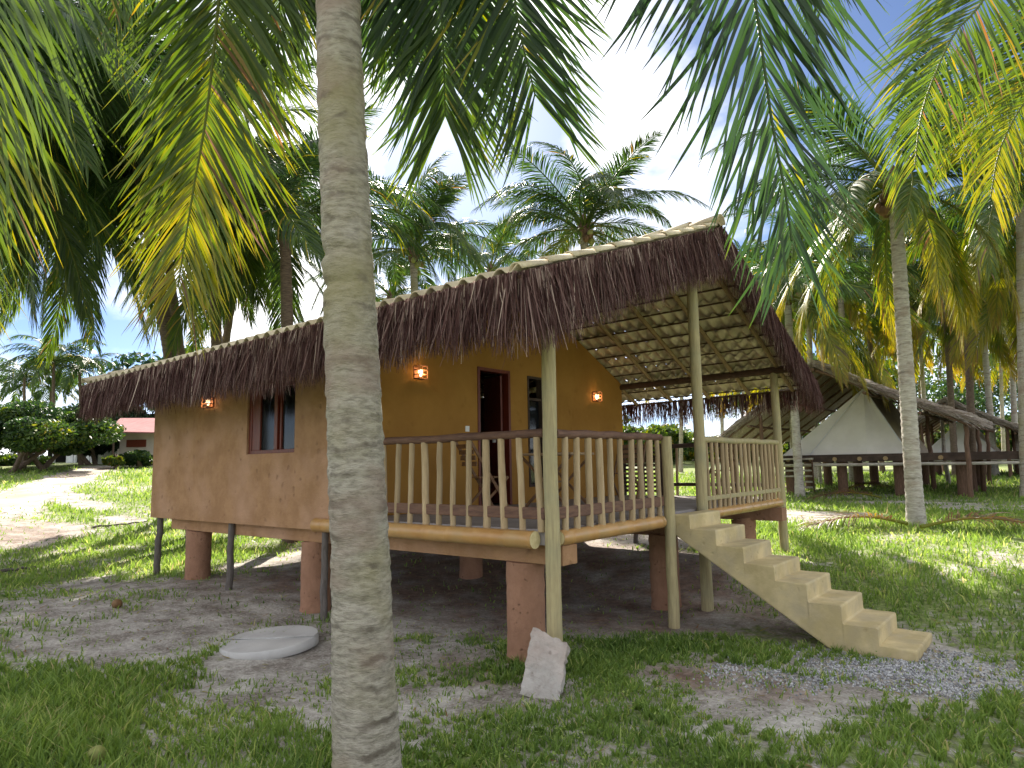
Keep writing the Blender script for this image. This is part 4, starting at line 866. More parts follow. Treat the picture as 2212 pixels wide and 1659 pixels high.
# the near palm whose trunk crosses the picture
basep = at(795, 1672, 4.02); basep[2] = gz(basep[0], basep[1])
def tp(px, py, D=4.02): return at(px, py, D)
topv = at(722, -900, 4.15)
A_ = empty('coconut_palm', basep); tag(A_, 'nearest coconut palm, thick ringed grey trunk standing in front of the bungalow wall', 'palm tree')
path_px = [(795, 1685), (786, 1450), (778, 1200), (770, 1000), (762, 800), (753, 600), (745, 400), (737, 200), (731, 0), (725, -400), (722, -900)]
pp = np.array([tp(x, y) for x, y in path_px]); Pc, Lc = spline(pp, 420); nsd = 56; zc = Pc[:, 2]; kk = np.linspace(0, 1, 420)
r_ = np.interp(zc, [-.2, .1, .6, 2, 4.5, 8], [.215, .185, .170, .158, .134, .115]); an = np.linspace(0, 2*math.pi, nsd, endpoint=False)
ph = (zc[:, None]+.018*np.sin(an[None]*2+zc[:, None]*3)+.02*(fbm(an[None]*1.2+0*zc[:, None], zc[:, None]*2, 31)-.5))/np.interp(zc, [0, 2, 4.5, 8], [.085, .10, .13, .16])[:, None]
R2 = r_[:, None]+.007*np.clip(1.2-(ph % 1)*1.6, 0, 1)**1.0*(.4+.9*fbm(an[None]*2.2+0*zc[:, None], zc[:, None]*8, 41))+.012*(fbm(an[None]*6+0*zc[:, None], zc[:, None]*22, 12)-.5)+.010*(fbm(an[None]*1.0+0*zc[:, None], zc[:, None]*1.3, 14)-.5)
for (hz, ha, hr) in ((2.78, 4.5, .03), (2.98, 4.5, .02), (1.25, 4.2, .012), (.95, 4.9, .01)):   # old scars
    R2 = R2-hr*np.exp(-((zc[:, None]-hz)/.03)**2)*np.clip(np.cos(an[None]-ha)*1.2, 0, 1)
vs = np.stack([Pc[:, 0:1]+np.cos(an)[None]*R2, Pc[:, 1:2]+np.sin(an)[None]*R2, np.repeat(zc[:, None], nsd, 1)], -1)
idx = np.arange(420*nsd).reshape(420, nsd); q = np.stack([idx[:-1], np.roll(idx[:-1], -1, 1), np.roll(idx[1:], -1, 1), idx[1:]], -1).reshape(-1, 4)
link('trunk', raw_mesh('trunk', vs, q, smooth=True), M['trunk'], A_)
hk = dict(seg=6, w_=.031, rr_=.022)
CR = (722, -900, 4.15)
hero(A_, [CR, (610, -760, 4.3), (520, -420, 4.7), (473, 0, 4.9), (447, 240, 5.0), (416, 420, 5.05), (384, 620, 5.05)], TOC+V(0,0,.25), n=218,Lm=1.2, age=(.34, .68), droop=.34, seed=1, a0=32, a1=60, tipdry=.22, lift=-.1, start=.25, prof_end=.5, **hk)
hero(A_, [CR, (560, -980, 4.0), (330, -750, 4.0), (110, -330, 4.2), (-10, 0, 4.3), (-110, 380, 4.4), (-160, 700, 4.4)], TOC+V(0,0,.3), n=218,Lm=1.45, age=(.30, .60), droop=.40, seed=2, a0=22, a1=52, tipdry=.3, lift=.0, start=.2, **hk)
hero(A_, [CR, (800, -880, 4.4), (890, -520, 5.0), (938, -150, 5.4), (955, 60, 5.5), (962, 250, 5.5)], TOC+V(0,0,.2), n=201,Lm=1.25, age=(.16, .40), droop=.12, seed=3, a0=28, a1=66, start=.25, lift=.0, prof_end=.75, seg=6, w_=.038, rr_=.022)
hero(A_, [CR, (860, -960, 4.3), (1020, -600, 4.6), (1090, -200, 4.8), (1118, 40, 4.85), (1156, 206, 4.9)], TOC+V(0,0,.2), n=184,Lm=1.15, age=(.14, .34), droop=.14, seed=4, a0=28, a1=62, start=.2, lift=.0, prof_end=.7, seg=6, w_=.038, rr_=.022)
hero(A_, [CR, (760, -700, 4.8), (800, -300, 5.6), (820, -60, 6.0), (842, 120, 6.1)], TOC+V(0,0,.2), n=178,Lm=1.2, age=(.14, .36), droop=.35, seed=5, a0=22, a1=66, start=.25, lift=.0, **hk)
hero(A_, [CR, (700, -650, 4.7), (640, -300, 5.4), (610, -40, 5.7), (590, 120, 5.8)], TOC+V(0,0,.2), n=178,Lm=1.15, age=(.20, .44), droop=.45, seed=6, a0=22, a1=66, start=.25, lift=.0, **hk)
hero(A_, [CR, (640, -900, 4.5), (430, -500, 5.6), (310, -180, 6.4), (250, 40, 6.8)], TOC+V(0,0,.2), n=178,Lm=1.15, age=(.2, .44), droop=.6, seed=16, a0=22, a1=66, start=.25, lift=.0, **hk)
T0 = templates(0, True); c0 = at(*CR); rg = random.Random(3)
for i in range(6):                       # the young upright fronds and those leaning back over the photographer
    az = math.atan2(-fh[1], -fh[0])+(-1.3+2.6*(i/5)) if i > 3 else i*1.6
    o_ = bpy.data.objects.new('frond', T0[1 if i < 4 else 2+(i % 3)][i % 2]); col.objects.link(o_); o_.parent = A_; o_.location = tuple(c0-basep+V(0, 0, .1)); o_.rotation_euler = (rg.uniform(-.3, .3), 0, az); 
# palm standing to the right of the photographer, its long fronds hang into the picture
bB = V(6.6, -4.9, gz(6.6, -4.9)); cB = V(6.1, -4.0, 7.6)
def palm_out(base, crown, label, fronds, seed, tr=(.17, .12)):
    root = palm(base, crown, label, lod=1, nf=0, tr=tr, seed=seed); T0 = templates(0, True)
    rg = random.Random(seed)
    for (az, j) in fronds:
        o_ = bpy.data.objects.new('frond', T0[j][rg.randint(0, 1)]); col.objects.link(o_); o_.parent = root; o_.location = tuple(V(*crown)-V(*base)); o_.rotation_euler = (rg.uniform(-.3, .3), 0, az)
    return root
B_ = palm_out(bB, cB, 'coconut palm beside the photographer with dark green fronds hanging over the roof peak', [(-1.2, 2), (-.3, 2), (.4, 1), (2.0, 0)], 5)
def hero_w(parent, c_world, px, nrm_, **kw):
    c = [V(*q) for q in c_world]+[at(*q) for q in px]; return link('frond', frond_mesh('frond', c, nrm_, **kw), M['leaf'], parent)
hero_w(B_, [cB], [(1720, -1150, 2.9), (1600, -560, 2.9), (1618, -120, 3.0), (1640, 60, 3.05), (1668, 270, 3.1), (1694, 400, 3.1), (1710, 520, 3.1)], TOC+V(0,0,.15)+.35*rt, n=235, Lm=1.42, age=(-.05, .24), droop=.08, seed=8, a0=32, a1=62, tipdry=.3, start=.2, lift=-.05, prof_end=.36, seg=6, w_=.040, rr_=.022)
hero_w(B_, [cB], [(1900, -1000, 4.4), (1640, -560, 5.2), (1560, -260, 5.5), (1530, -120, 5.6)], TOC+V(0,0,.15), n=184,Lm=1.1, age=(.2, .45), droop=.5, seed=9, a0=18, a1=56, start=.2, **hk)
hero_w(B_, [cB], [(1880, -820, 4.2), (1780, -420, 4.6), (1760, -140, 4.8), (1775, 20, 4.9)], TOC+V(0,0,.15), n=184,Lm=1.1, age=(.12, .35), droop=.5, seed=10, a0=18, a1=60, start=.2, **hk)
cC = at(2560, -420, 7.2); bC = V(cC[0]+.4, cC[1]+.3, gz(cC[0], cC[1]))
C_ = palm_out(bC, cC, 'coconut palm out at the right edge with bright yellow green hanging fronds', [(.3, 2), (1.0, 3), (-.5, 3), (2.0, 1), (1.6, 4), (-1.3, 2)], 6)
hero(C_, [(2560, -420, 7.2), (2430, -440, 6.9), (2270, -230, 6.5), (2124, 0, 6.3), (2066, 66, 6.25), (2024, 150, 6.2), (1990, 248, 6.2), (1976, 360, 6.2)], TOC+V(0,0,.9), n=212,Lm=1.3, age=(.22, .56), droop=.62, seed=11, a0=22, a1=58, tipdry=.3, start=.12, lift=-.1, **hk)
hero(C_, [(2560, -420, 7.2), (2500, -260, 7.2), (2380, -60, 7.2), (2250, 100, 7.1), (2140, 215, 7.1), (2075, 345, 7.0)], TOC+V(0,0,.7), n=201,Lm=1.2, age=(.26, .60), droop=.7, seed=12, a0=20, a1=58, tipdry=.35, start=.12, lift=-.1, **hk)
hero(C_, [(2560, -420, 7.2), (2520, -100, 6.6), (2400, 60, 6.4), (2240, 190, 6.3), (2165, 310, 6.2), (2140, 425, 6.2)], TOC+V(0,0,.6), n=184,Lm=1.1, age=(.30, .66), droop=.7, seed=13, a0=20, a1=58, tipdry=.4, start=.12, lift=-.1, **hk)

def P(px_base, crown_px, D, label, dz=0, **kw):
    c = at(crown_px[0], crown_px[1], D)
    b_ = at(px_base[0], px_base[1], D); b_[2] = gz(b_[0], b_[1])
    return palm(b_, c, label, **kw)
# the palm beside the far hut, right
P((1980, 1140), (1932, 405), 14.2, 'tall coconut palm with pale ringed trunk and brown coconuts, right of the bungalow', lod=0, nf=30, size=.92, tr=(.165, .125), bark='trunk_pale', cocos=26, seed=21, mix=[0, 1, 1, 2, 2, 3, 3, 4, 4, 5, 5, 5, 5, 4, 3])
# palms behind the bungalow
P((1262, 1000), (1262, 495), 20, 'coconut palm rising directly behind the middle of the tiled roof', nf=30, size=.86, cocos=8, seed=22, mix=[0, 1, 1, 2, 2, 3, 3, 2, 4, 4, 5])
P((905, 1000), (893, 548), 23, 'coconut palm just right of the near trunk, above the roof', nf=28, cocos=6, seed=23, size=.95, mix=[0, 1, 1, 2, 2, 3, 3, 4])
P((840, 1000), (845, 640), 30, 'low palm showing between the near trunk and the roof edge', nf=16, seed=24, size=.9, lod=1)
P((632, 1010), (615, 470), 15.5, 'dark trunked coconut palm with a coconut, behind the roof left of the near trunk', nf=26, seed=25, size=.95, bark='trunk_dark', cocos=7, mix=[0, 1, 2, 2, 3, 3, 4, 4, 5, 5, 3])
def droopers(root, crown_px, D, lst, seed):
    for q, path in enumerate(lst):
        hero(root, [(*crown_px, D)]+[(x, y, D+dd) for x, y, dd in path], None, n=120, Lm=.95, age=(.14, .42), droop=.75, seed=seed+q, a0=30, a1=62, start=.12, seg=4, w_=.042, rr_=.03, lift=.05)
LP = P((430, 1010), (275, 225), 15.5, 'coconut palm with long dark drooping fronds over the left end of the roof', nf=34, seed=26, bark='trunk_dark', cocos=4, mix=[0, 1, 2, 2, 3, 3, 4, 4, 5, 4, 3, 5], lod=0, size=1.2)
LQ = P((-330, 1010), (-150, 150), 10.5, 'coconut palm at the left edge with fronds sweeping down toward the roof', nf=28, seed=27, bark='trunk_dark', mix=[2, 2, 3, 3, 4, 4, 5, 3, 4], lod=0, size=1.15)
P((480, 1010), (455, 330), 19, 'palm between the drooping palm and the dark trunked palm', nf=30, seed=28, bark='trunk_dark', mix=[1, 2, 3, 3, 4, 4, 5, 5], lod=0, size=1.2)
P((-300, 1010), (110, 120), 16, 'leaning palm whose crown hangs over the broad green tree at the left', nf=20, seed=29, bark='trunk_dark', mix=[1, 2, 3, 3, 4, 4, 5])
P((1110, 1000), (1060, 585), 34, 'small far palm showing low over the roof between two larger palms', nf=18, seed=30)
P((440, 1010), (520, 540), 24, 'leaning palm behind the left half of the roof', nf=22, seed=31, bark='trunk_dark', mix=[1, 2, 3, 4, 4, 5])
P((-330, 1010), (-90, 40), 13, 'tall palm outside the left edge whose fronds hang between the near fronds', nf=24, seed=33, bark='trunk_dark', mix=[2, 3, 3, 4, 4, 5, 5], lod=0)
P((-260, 1010), (60, 330), 17, 'palm leaning in from the left edge, crown above the broad green tree', nf=32, seed=35, bark='trunk_dark', mix=[1, 2, 3, 3, 4, 4, 5, 5], lod=0, size=1.2)
P((430, 1010), (345, 430), 20, 'palm of middling height over the left third of the roof', nf=26, seed=34, bark='trunk_dark', mix=[1, 2, 3, 3, 4, 4, 5, 5], lod=1)
P((-330, 1010), (-30, 350), 15, 'palm just outside the left edge with low fronds reaching in', nf=22, seed=32, bark='trunk_dark', mix=[1, 2, 2, 3, 3, 4, 5], lod=0)
droopers(LP, (275, 225), 15.5, [[(190, 240, -.6), (125, 380, -.9), (100, 560, -1), (92, 700, -1)], [(235, 260, -.8), (205, 420, -1.2), (196, 600, -1.3), (205, 745, -1.3)], [(320, 250, -.5), (385, 400, -.8), (420, 600, -.9), (425, 740, -.9)], [(200, 210, .5), (90, 270, .9), (25, 420, 1), (5, 560, 1)]], 300)
droopers(LQ, (-150, 150), 10.5, [[(-20, 150, .4), (90, 250, .8), (170, 400, 1.2), (225, 560, 1.5)], [(-60, 190, .4), (20, 330, .8), (60, 520, 1), (75, 690, 1)]], 320)
for i, (bx, cx, cy, D, lb) in enumerate(((52, 52, 812, 62, 'tiny far palm silhouette farthest left above the broad tree'), (112, 116, 782, 58, 'far palm silhouette second from the left above the broad tree'), (108, 110, 842, 66, 'lowest far palm silhouette above the broad tree'), (175, 172, 800, 60, 'far palm silhouette nearest the roof end'))):
    P((bx, 1010), (cx, cy), D, lb, lod=2, nf=18, seed=40+i, bark='trunk_dark', group='far palms beyond the broad tree', size=1.15, mix=[1, 2, 2, 3, 3, 4])
# grove at the right
gr = [(1728, 1065, 1700, 640, 23.5, 'white painted palm trunk beside the far hut steps', 'trunk_pale'),
      (2148, 1003, 2118, 640, 33, 'slender white trunk palm second from the right edge', 'trunk_pale'),
      (2195, 1000, 2180, 600, 36, 'slim palm at the right edge behind the hut', 'trunk_pale'),
      (2062, 1003, 2040, 600, 32, 'dark palm rising behind the right end of the thatched hut', 'trunk_dark'),
      (2005, 1003, 1985, 690, 44, 'palm behind the hut posts', 'trunk'),
      (1905, 1003, 1870, 650, 40, 'palm straight behind the canvas tent', 'trunk_dark'),
      (1840, 1003, 1810, 560, 30, 'palm behind the hut ridge with low yellow fronds', 'trunk'),
      (1780, 1003, 1775, 660, 46, 'far palm left of the hut ridge', 'trunk'),
      (1650, 1003, 1655, 640, 38, 'palm seen past the roof peak', 'trunk_dark'),
      (1560, 1000, 1560, 700, 50, 'far palm trunk seen under the terrace roof, left one', 'trunk_pale'),
      (1470, 1003, 1475, 720, 46, 'far palm trunk seen through the terrace railing', 'trunk'),
      (1600, 1003, 1610, 760, 60, 'farthest palm seen under the terrace roof', 'trunk_pale'),
      (2260, 1003, 2240, 560, 24, 'palm just outside the right edge with fronds hanging in', 'trunk'),
      (2100, 1003, 2085, 540, 27, 'palm with dense drooping fronds above the right end of the hut', 'trunk_dark'),
      (2210, 1003, 2205, 420, 20, 'tall palm at the right edge behind the pale ringed trunk palm', 'trunk'),
      (1760, 1003, 1740, 540, 33, 'palm filling the gap between roof peak and the tall right palm', 'trunk'),
      (2170, 1003, 2160, 730, 55, 'far short palm at the right edge', 'trunk'),
      (1945, 1003, 1950, 560, 36, 'palm directly behind the tall ringed trunk', 'trunk_dark'),
      (2300, 1003, 2320, 700, 42, 'palm beyond the right edge of the picture', 'trunk'),
      (1860, 1003, 1865, 760, 62, 'far low palm over the hut thatch', 'trunk')]
for i, (bx, by, cx, cy, D, lb, bk) in enumerate(gr):
    P((bx, by), (cx, cy), D, lb, lod=1 if D < 38 else 2, nf=28 if D < 45 else 20, seed=60+i, bark=bk, group='palms of the grove on the right', tr=(.15, .12), size=1.12, mix=[1, 2, 3, 3, 4, 4, 5, 5, 5, 5])

# fallen fronds at the foot of the right palm
def fallen(px, py, az, label, L_=2.1, age=(.95, 1.0), seed=0):
    p = on_ground(px, py); pts = [V(math.cos(az)*L_*k/5, math.sin(az)*L_*k/5, .10+.16*math.sin(math.pi*k/5)) for k in range(6)]
    me = frond_mesh('fallen_frond', pts, (0, 0, 1), n=50, Lm=.75, w_=.03, seg=4, droop=.75, age=age, seed=seed, lift=.5, a0=30, a1=60)
    o_ = link('fallen_frond', me, M['leaf']); o_.location = tuple(p); tag(o_, label, 'palm frond')
fallen(1960, 1142, math.atan2(-rt[1], -rt[0])+.1, 'dry fallen frond left of the ringed palm trunk', seed=1)
fallen(1990, 1150, math.atan2(rt[1], rt[0])-.15, 'dry fallen frond right of the ringed palm trunk', seed=2)
fallen(1905, 1082, math.atan2(-rt[1], -rt[0])-.1, 'grey dead frond on the sand before the far hut', seed=3)
fallen(1830, 1062, math.atan2(rt[1], rt[0])+.3, 'small dead frond on the sand near the white trunk', L_=1.8, seed=4)

# ------------------------------------------------------------------ the far hut with a canvas tent under palm thatch
def hut(YF_, px, label, tlabel, D_scale=1.0, seed=0, grp=None):
    # gable plane facing the camera at y = YF_, ridge runs away along +Y
    def pl(px_, py_): d = ray(px_, py_); return CAM+d*((YF_-CAM[1])/d[1])
    pk, re, le = pl(*px[0]), pl(*px[1]), pl(*px[2]); LEN = 7.5; gzz = gz(pk[0], YF_+2)
    root = empty('thatched_hut', (pk[0], YF_, gzz)); tag(root, label, 'hut', grp)
    rg = random.Random(seed)
    for nm, e, sg in (('roof_slope', re, 1), ('roof_slope', le, -1)):
        n1, n2 = 26, 16; vs = []; 
        for s_ in (0, 1):
            for i in range(n1+1):
                for j in range(n2+1):
                    f = i/n1; gph = j/n2; p = pk*(1-f)+e*f; p = p+V(0, LEN*gph, -.12*math.sin(math.pi*f)*0+0); th_ = .26*(1-s_)+rg.uniform(-.05, .05)*(1-s_)
                    sg_ = .10*math.sin(f*math.pi)
                    vs.append((p[0], p[1]+rg.uniform(-.02, .02), p[2]+th_-sg_))
        n0 = (n1+1)*(n2+1); fs = []
        for i in range(n1):
            for j in range(n2): a = i*(n2+1)+j; fs.append((a, a+1, a+n2+2, a+n2+1)); fs.append((n0+a+n2+1, n0+a+n2+2, n0+a+1, n0+a))
        for i in range(n1): a = i*(n2+1); fs.append((a, a+n2+1, n0+a+n2+1, n0+a)); a += n2; fs.append((a+n2+1, a, n0+a, n0+a+n2+1))
        for j in range(n2): a = n1*(n2+1)+j; fs.append((a, a+1, n0+a+1, n0+a))
        b = MB(); b.add(vs, fs, False, .5)
        # loose thatch straws on the edge and the surface
        so_ = b.build(nm, M['thatch_grey'], root)
        n = 1500; fr = np.random.default_rng(seed+sg+3); f = fr.uniform(0, 1, n); gg = np.where(fr.uniform(0, 1, n) < .5, fr.uniform(-.01, .02, n), fr.uniform(0, 1, n)); Pp = pk[None]*(1-f[:, None])+e[None]*f[:, None]; Pp[:, 1] += LEN*gg; Pp[:, 2] += .14*fr.uniform(0, 1.3, n)-.10*np.sin(f*math.pi)
        d = nrmz(nrmz(e-pk)[None]+fr.normal(0, .22, (n, 3))+V(0, 0, -.08)); Lq = fr.uniform(.2, .6, n); wv = np.stack([0*f, fr.uniform(.3, 1, n), fr.uniform(-1, 1, n)], -1); wv = nrmz(wv)*.014
        vs = np.stack([Pp-wv, Pp+wv, Pp+d*Lq[:, None]+wv*.4, Pp+d*Lq[:, None]-wv*.4], 1); i = np.arange(n)*4
        link('thatch_straw', raw_mesh('thatch_straw', vs, np.stack([i, i+1, i+2, i+3], -1), None, {'age': np.repeat(fr.uniform(0, 1, n), 4)}), M['thatch_grey'], so_)
    b = MB(); b.log(pk+V(0,-.2,-.12), pk+V(0,LEN+.2,-.12), .06, .05, 10, 6, .02); b.build('ridge_pole', M['log'], root)
    for k in range(7):
        y = LEN*k/6+.05
        for e in (re, le): b = MB(); b.log(pk+V(0, y, -.10), e+V(0, y, -.10)-V(0,0,.0), .045, .04, 8, 6, .02); b.build('rafter', M['log'], root)
    for e in (re, le):
        for f in (.35, .7):
            b = MB(); p = pk*(1-f)+e*f; b.log(p+V(0,-.1,-.28), p+V(0,LEN,-.28), .05, .045, 8, 6, .02); b.build('purlin', M['log'], root)
    dk = px[3]; zdk = dk
    xw = (pk[0]+(le[0]-pk[0])*.72, pk[0]+(re[0]-pk[0])*.72)
    tx0, tx1 = px[4]
    b = MB(); b.box((tx0-.3, YF_+.9, zdk-.07), (tx1+px[5], YF_+LEN-.3, zdk)); b.build('deck', M['dark'], root)
    b = MB(); b.box((tx0-.35, YF_+.85, zdk-.24), (tx1+px[5]+.05, YF_+.98, zdk-.072)); b.build('deck_beam', M['dark'], root)
    b = MB(); b.log((tx0-.3, YF_+.78, zdk-.34), (tx1+px[5], YF_+.78, zdk-.34), .055, .05, 10, 8, .01); b.build('deck_pole', M['trunk_pale'], root)
    for k in range(7):
        x = tx0+.4+(tx1-tx0+.6)*k/6; b = MB(); b.tube([(x, YF_+.80, zdk-.15), (x, YF_+.92, zdk-.15)], [.07, .07], 10); b.build('joist_end', M['rafter'], root)
    for k in range(5):
        for yy in (1.3, 3.6, 6.2):
            x = tx0+.3+(tx1-tx0+px[5]-.5)*k/4; z0 = gz(x, YF_+yy)-.2; b = MB(); b.tube([(x, YF_+yy, z0), (x, YF_+yy, (z0+zdk)/2), (x, YF_+yy, zdk-.24)], [.17, .165, .165], 12); b.build('column', M['log'], root)
    for f, e in ((.62, re), (.96, re), (.60, le), (.94, le)):
        for yy in (.25, 3.7, LEN-.3):
            p = pk*(1-f)+e*f; z0 = gz(p[0], YF_+yy)-.2; b = MB(); b.log((p[0]+rg.uniform(-.1, .1), YF_+yy, z0), (p[0], YF_+yy, p[2]-.10), .085, .06, 10, 8, .025); b.build('post', M['trunk_pale' if rg.random() < .45 else 'log'], root)
    # tent
    tb = empty('canvas_tent', ((tx0+tx1)/2, YF_+3, zdk)); tag(tb, tlabel, 'tent', None)
    ax, az_ = px[6]; y0, y1 = YF_+1.5, YF_+LEN-1.2
    A1, A2 = V(ax, y0+.9, az_), V(ax, y1, az_); L1, L2, R1, R2q = V(tx0, y0, zdk+.01), V(tx0, y1, zdk+.01), V(tx1, y0+.2, zdk+.01), V(tx1, y1, zdk+.01); M1 = V(ax+.15, y0-.15, zdk+.01)
    def sheet(a, c, d, e, n=12, sag=.06, out_=(0, -1, 0)):
        vs = []; 
        for i in range(n+1):
            for j in range(n+1):
                u, v_ = i/n, j/n; p = (a*(1-u)+c*u)*(1-v_)+(e*(1-u)+d*u)*v_; p = p+V(*out_)*(-sag*math.sin(math.pi*u)*math.sin(math.pi*v_)+.012*math.sin(u*21+v_*6)*(1-v_)); vs.append(p)
        return vs, [(i*(n+1)+j, (i+1)*(n+1)+j, (i+1)*(n+1)+j+1, i*(n+1)+j+1) for i in range(n) for j in range(n)]
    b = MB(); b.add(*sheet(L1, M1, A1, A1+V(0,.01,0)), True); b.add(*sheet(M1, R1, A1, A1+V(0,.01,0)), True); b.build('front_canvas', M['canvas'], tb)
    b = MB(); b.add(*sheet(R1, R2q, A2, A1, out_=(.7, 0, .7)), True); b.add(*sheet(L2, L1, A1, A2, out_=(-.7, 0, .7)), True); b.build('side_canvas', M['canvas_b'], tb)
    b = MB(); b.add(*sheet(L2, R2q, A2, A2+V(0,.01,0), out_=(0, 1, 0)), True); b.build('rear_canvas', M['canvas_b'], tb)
    b = MB(); b.bar(A1+V(0,-.03,0), R1+V(0,-.03,0), .05, .02); b.bar(A1+V(0,-.03,0), M1*.35+L1*.65+V(0,-.05,0), .04, .02); b.build('seam', M['white'], tb)
    return root, pk
YH = 19.0
def plh(px_, py_, Y): d = ray(px_, py_); return CAM+d*((Y-CAM[1])/d[1])
tl, tr_ = plh(1690, 985, YH+1.5), plh(1962, 980, YH+1.6); ta = plh(1866, 838, YH+2.4)
hut(YH, [(1757, 792), (2098, 912), (1562, 948), tl[2], (tl[0], tr_[0]), 3.4, (ta[0], ta[2])], 'thatched gable hut on log posts with a raised dark deck, right of the bungalow', 'grey canvas ridge tent pitched on the deck of the thatched hut', seed=3)
# slatted steps up to the hut deck
def hut_steps():
    p = on_ground(1722, 1066); root = empty('wooden_steps', p); tag(root, 'pale slatted wooden steps leading up to the thatched hut deck', 'steps')
    q = plh(1715, 1000, YH+.6)
    for k in range(7):
        f = k/6; c = p*(1-f)+V(q[0], q[1], tl[2]-.15)*f; b = MB(); b.obox((c[0], c[1], c[2]+.03), (.62,0,0), (0,.13,0), (0,0,.028)); b.build('tread', M['trunk_pale'], root)
    for s_ in (-.6, .6): b = MB(); b.bar((p[0]+s_, p[1], p[2]), (q[0]+s_, q[1], tl[2]-.2), .05, .16); b.build('stringer', M['log'], root)
hut_steps()
h3 = plh(2040, 868, 33); t3a, t3b, t3c = plh(1995, 980, 34.5), plh(2150, 980, 34.5), plh(2075, 905, 35)
hut(33, [(2040, 868), (2262, 948), (1950, 930), t3a[2], (t3a[0], t3b[0]), 6.5, (t3c[0], t3c[2])], 'second thatched hut farther back at the right edge with a long low deck', 'small canvas tent under the farther thatched hut', seed=4)

# ------------------------------------------------------------------ left background: sheds, broad tree, house with a faded red roof
def leaf_cloud(n, pts_r, s_, seed, agem=.35):
    rg = np.random.default_rng(seed); C_, R_ = pts_r
    ci = rg.integers(0, len(C_), n); d = nrmz(rg.normal(0, 1, (n, 3))); rr_ = rg.uniform(.35, 1, n)**.5
    P_ = C_[ci]+d*R_[ci]*rr_[:, None]; a = nrmz(rg.normal(0, 1, (n, 3))+d*.6); b_ = nrmz(np.cross(a, rg.normal(0, 1, (n, 3)))); s2 = s_*rg.uniform(.6, 1.4, n)[:, None]
    u = nrmz(np.cross(a, b_)); vs = np.stack([P_-u*s2, P_+b_*s2*.45, P_+u*s2, P_-b_*s2*.45], 1); i = np.arange(n)*4
    return raw_mesh('crown', vs, np.stack([i, i+1, i+2, i+3], -1), None, {'age': np.repeat(np.clip(agem+rg.normal(0, .13, n)+.2*(rg.uniform(0, 1, len(C_))[ci]-.5), 0, 1), 4)})
def broad_tree(px, py_top, D, wpx, hpx, label, n=16000, seed=0, trunks=3, name='broadleaf_tree', cat='tree', leaf=.16, agem=.35, lift=.25, group=None):
    c = at(px, py_top+hpx/2, D); wr = wpx/2/F*D; hr = hpx/2/F*D; g0 = gz(c[0], c[1]); rg = np.random.default_rng(seed); k = 46
    ang = rg.uniform(0, 6.28, k); q = np.sqrt(rg.uniform(0, 1, k)); zz_ = rg.uniform(-1, 1, k)*np.sqrt(np.clip(1-q**2*.75, .05, 1))
    C_ = np.stack([c[0]+np.cos(ang)*q*wr*.86, c[1]+np.sin(ang)*q*wr*.86, c[2]+zz_*hr*.8], -1); R_ = rg.uniform(.16, .34, (k, 1))*wr*np.array([[1, 1, .55]]); R_ = R_[:, :]
    root = empty(name, (c[0], c[1], g0)); tag(root, label, cat, group)
    link('crown', leaf_cloud(n, (C_, R_), leaf, seed+1, agem), M['bush'], root)
    rr2 = random.Random(seed)
    for t_ in range(trunks):
        bx, by = c[0]+rr2.uniform(-.25, .25)*wr, c[1]+rr2.uniform(-.25, .25)*wr; b = MB(); p = V(bx, by, gz(bx, by)-.1); tgt = C_[rr2.randrange(k)]
        b.tube([p, p*.6+tgt*.4+V(rr2.uniform(-.3,.3), 0, .2), tgt], [.16, .11, .03], 8)
        for m_ in range(3): t2 = C_[rr2.randrange(k)]; mid = p*.6+tgt*.4+V(0,0,.2); b.tube([mid, (mid+t2)/2+V(0,0,.3), t2], [.07, .05, .015], 6)
        b.build('trunk', M['trunk_dark'], root)
    return root
broad_tree(70, 868, 36, 330, 118, 'broad low spreading green tree at the left edge beside the track', n=75000, seed=1, trunks=5, leaf=.10, agem=.30)
broad_tree(185, 905, 42, 150, 80, 'darker tree between the broad tree and the red roofed house', n=14000, seed=2, leaf=.17, agem=.12)
broad_tree(-120, 850, 40, 330, 130, 'spreading tree beyond the left edge of the picture', n=15000, seed=3, leaf=.2)
broad_tree(270, 868, 56, 260, 110, 'dark tree mass rising behind the red roofed house', n=18000, seed=4, leaf=.2, agem=.08)
broad_tree(300, 972, 40, 70, 36, 'low shrub against the cream wall under the red roof', n=6000, seed=5, trunks=1, name='shrub', cat='shrub', leaf=.10, agem=.25)
broad_tree(245, 985, 38.5, 42, 22, 'small pale green shrub at the end of the track', n=3000, seed=6, trunks=1, name='shrub', cat='shrub', leaf=.09, agem=.5)
broad_tree(20, 985, 42, 150, 26, 'low hedge like shrub in front of the long shed', n=6000, seed=7, trunks=1, name='shrub', cat='shrub', leaf=.12, agem=.35)
# undergrowth behind the grove on the right
for i, (px, py, D, wp, hp, ag, lb) in enumerate(((1380, 925, 60, 260, 70, .45, 'bright green bush seen under the terrace roof at left'), (1560, 935, 66, 260, 60, .5, 'bright green bush seen under the terrace roof at right'), (1800, 900, 70, 330, 95, .42, 'green bush behind the canvas tent'), (2040, 905, 72, 330, 90, .5, 'sunlit bush behind the hut posts'), (2230, 890, 68, 260, 100, .42, 'bush at the right edge behind the palms'), (1950, 780, 85, 500, 150, .25, 'tall dark tree mass behind the grove'), (1700, 760, 88, 400, 170, .22, 'tall dark tree mass behind the roof slope'), (2250, 740, 84, 400, 180, .25, 'tall dark tree mass at the right edge'), (900, 640, 60, 300, 130, .08, 'dark tree top above the roof near the trunk'), (480, 760, 60, 420, 150, .10, 'dark tree top behind the left half of the roof'), (1150, 900, 75, 600, 110, .3, 'bush row behind the bungalow'))):
    broad_tree(px, py, D, wp, hp, lb, n=13000, seed=100+i, trunks=3, leaf=.26, agem=ag, group='trees and bushes beyond the grove')
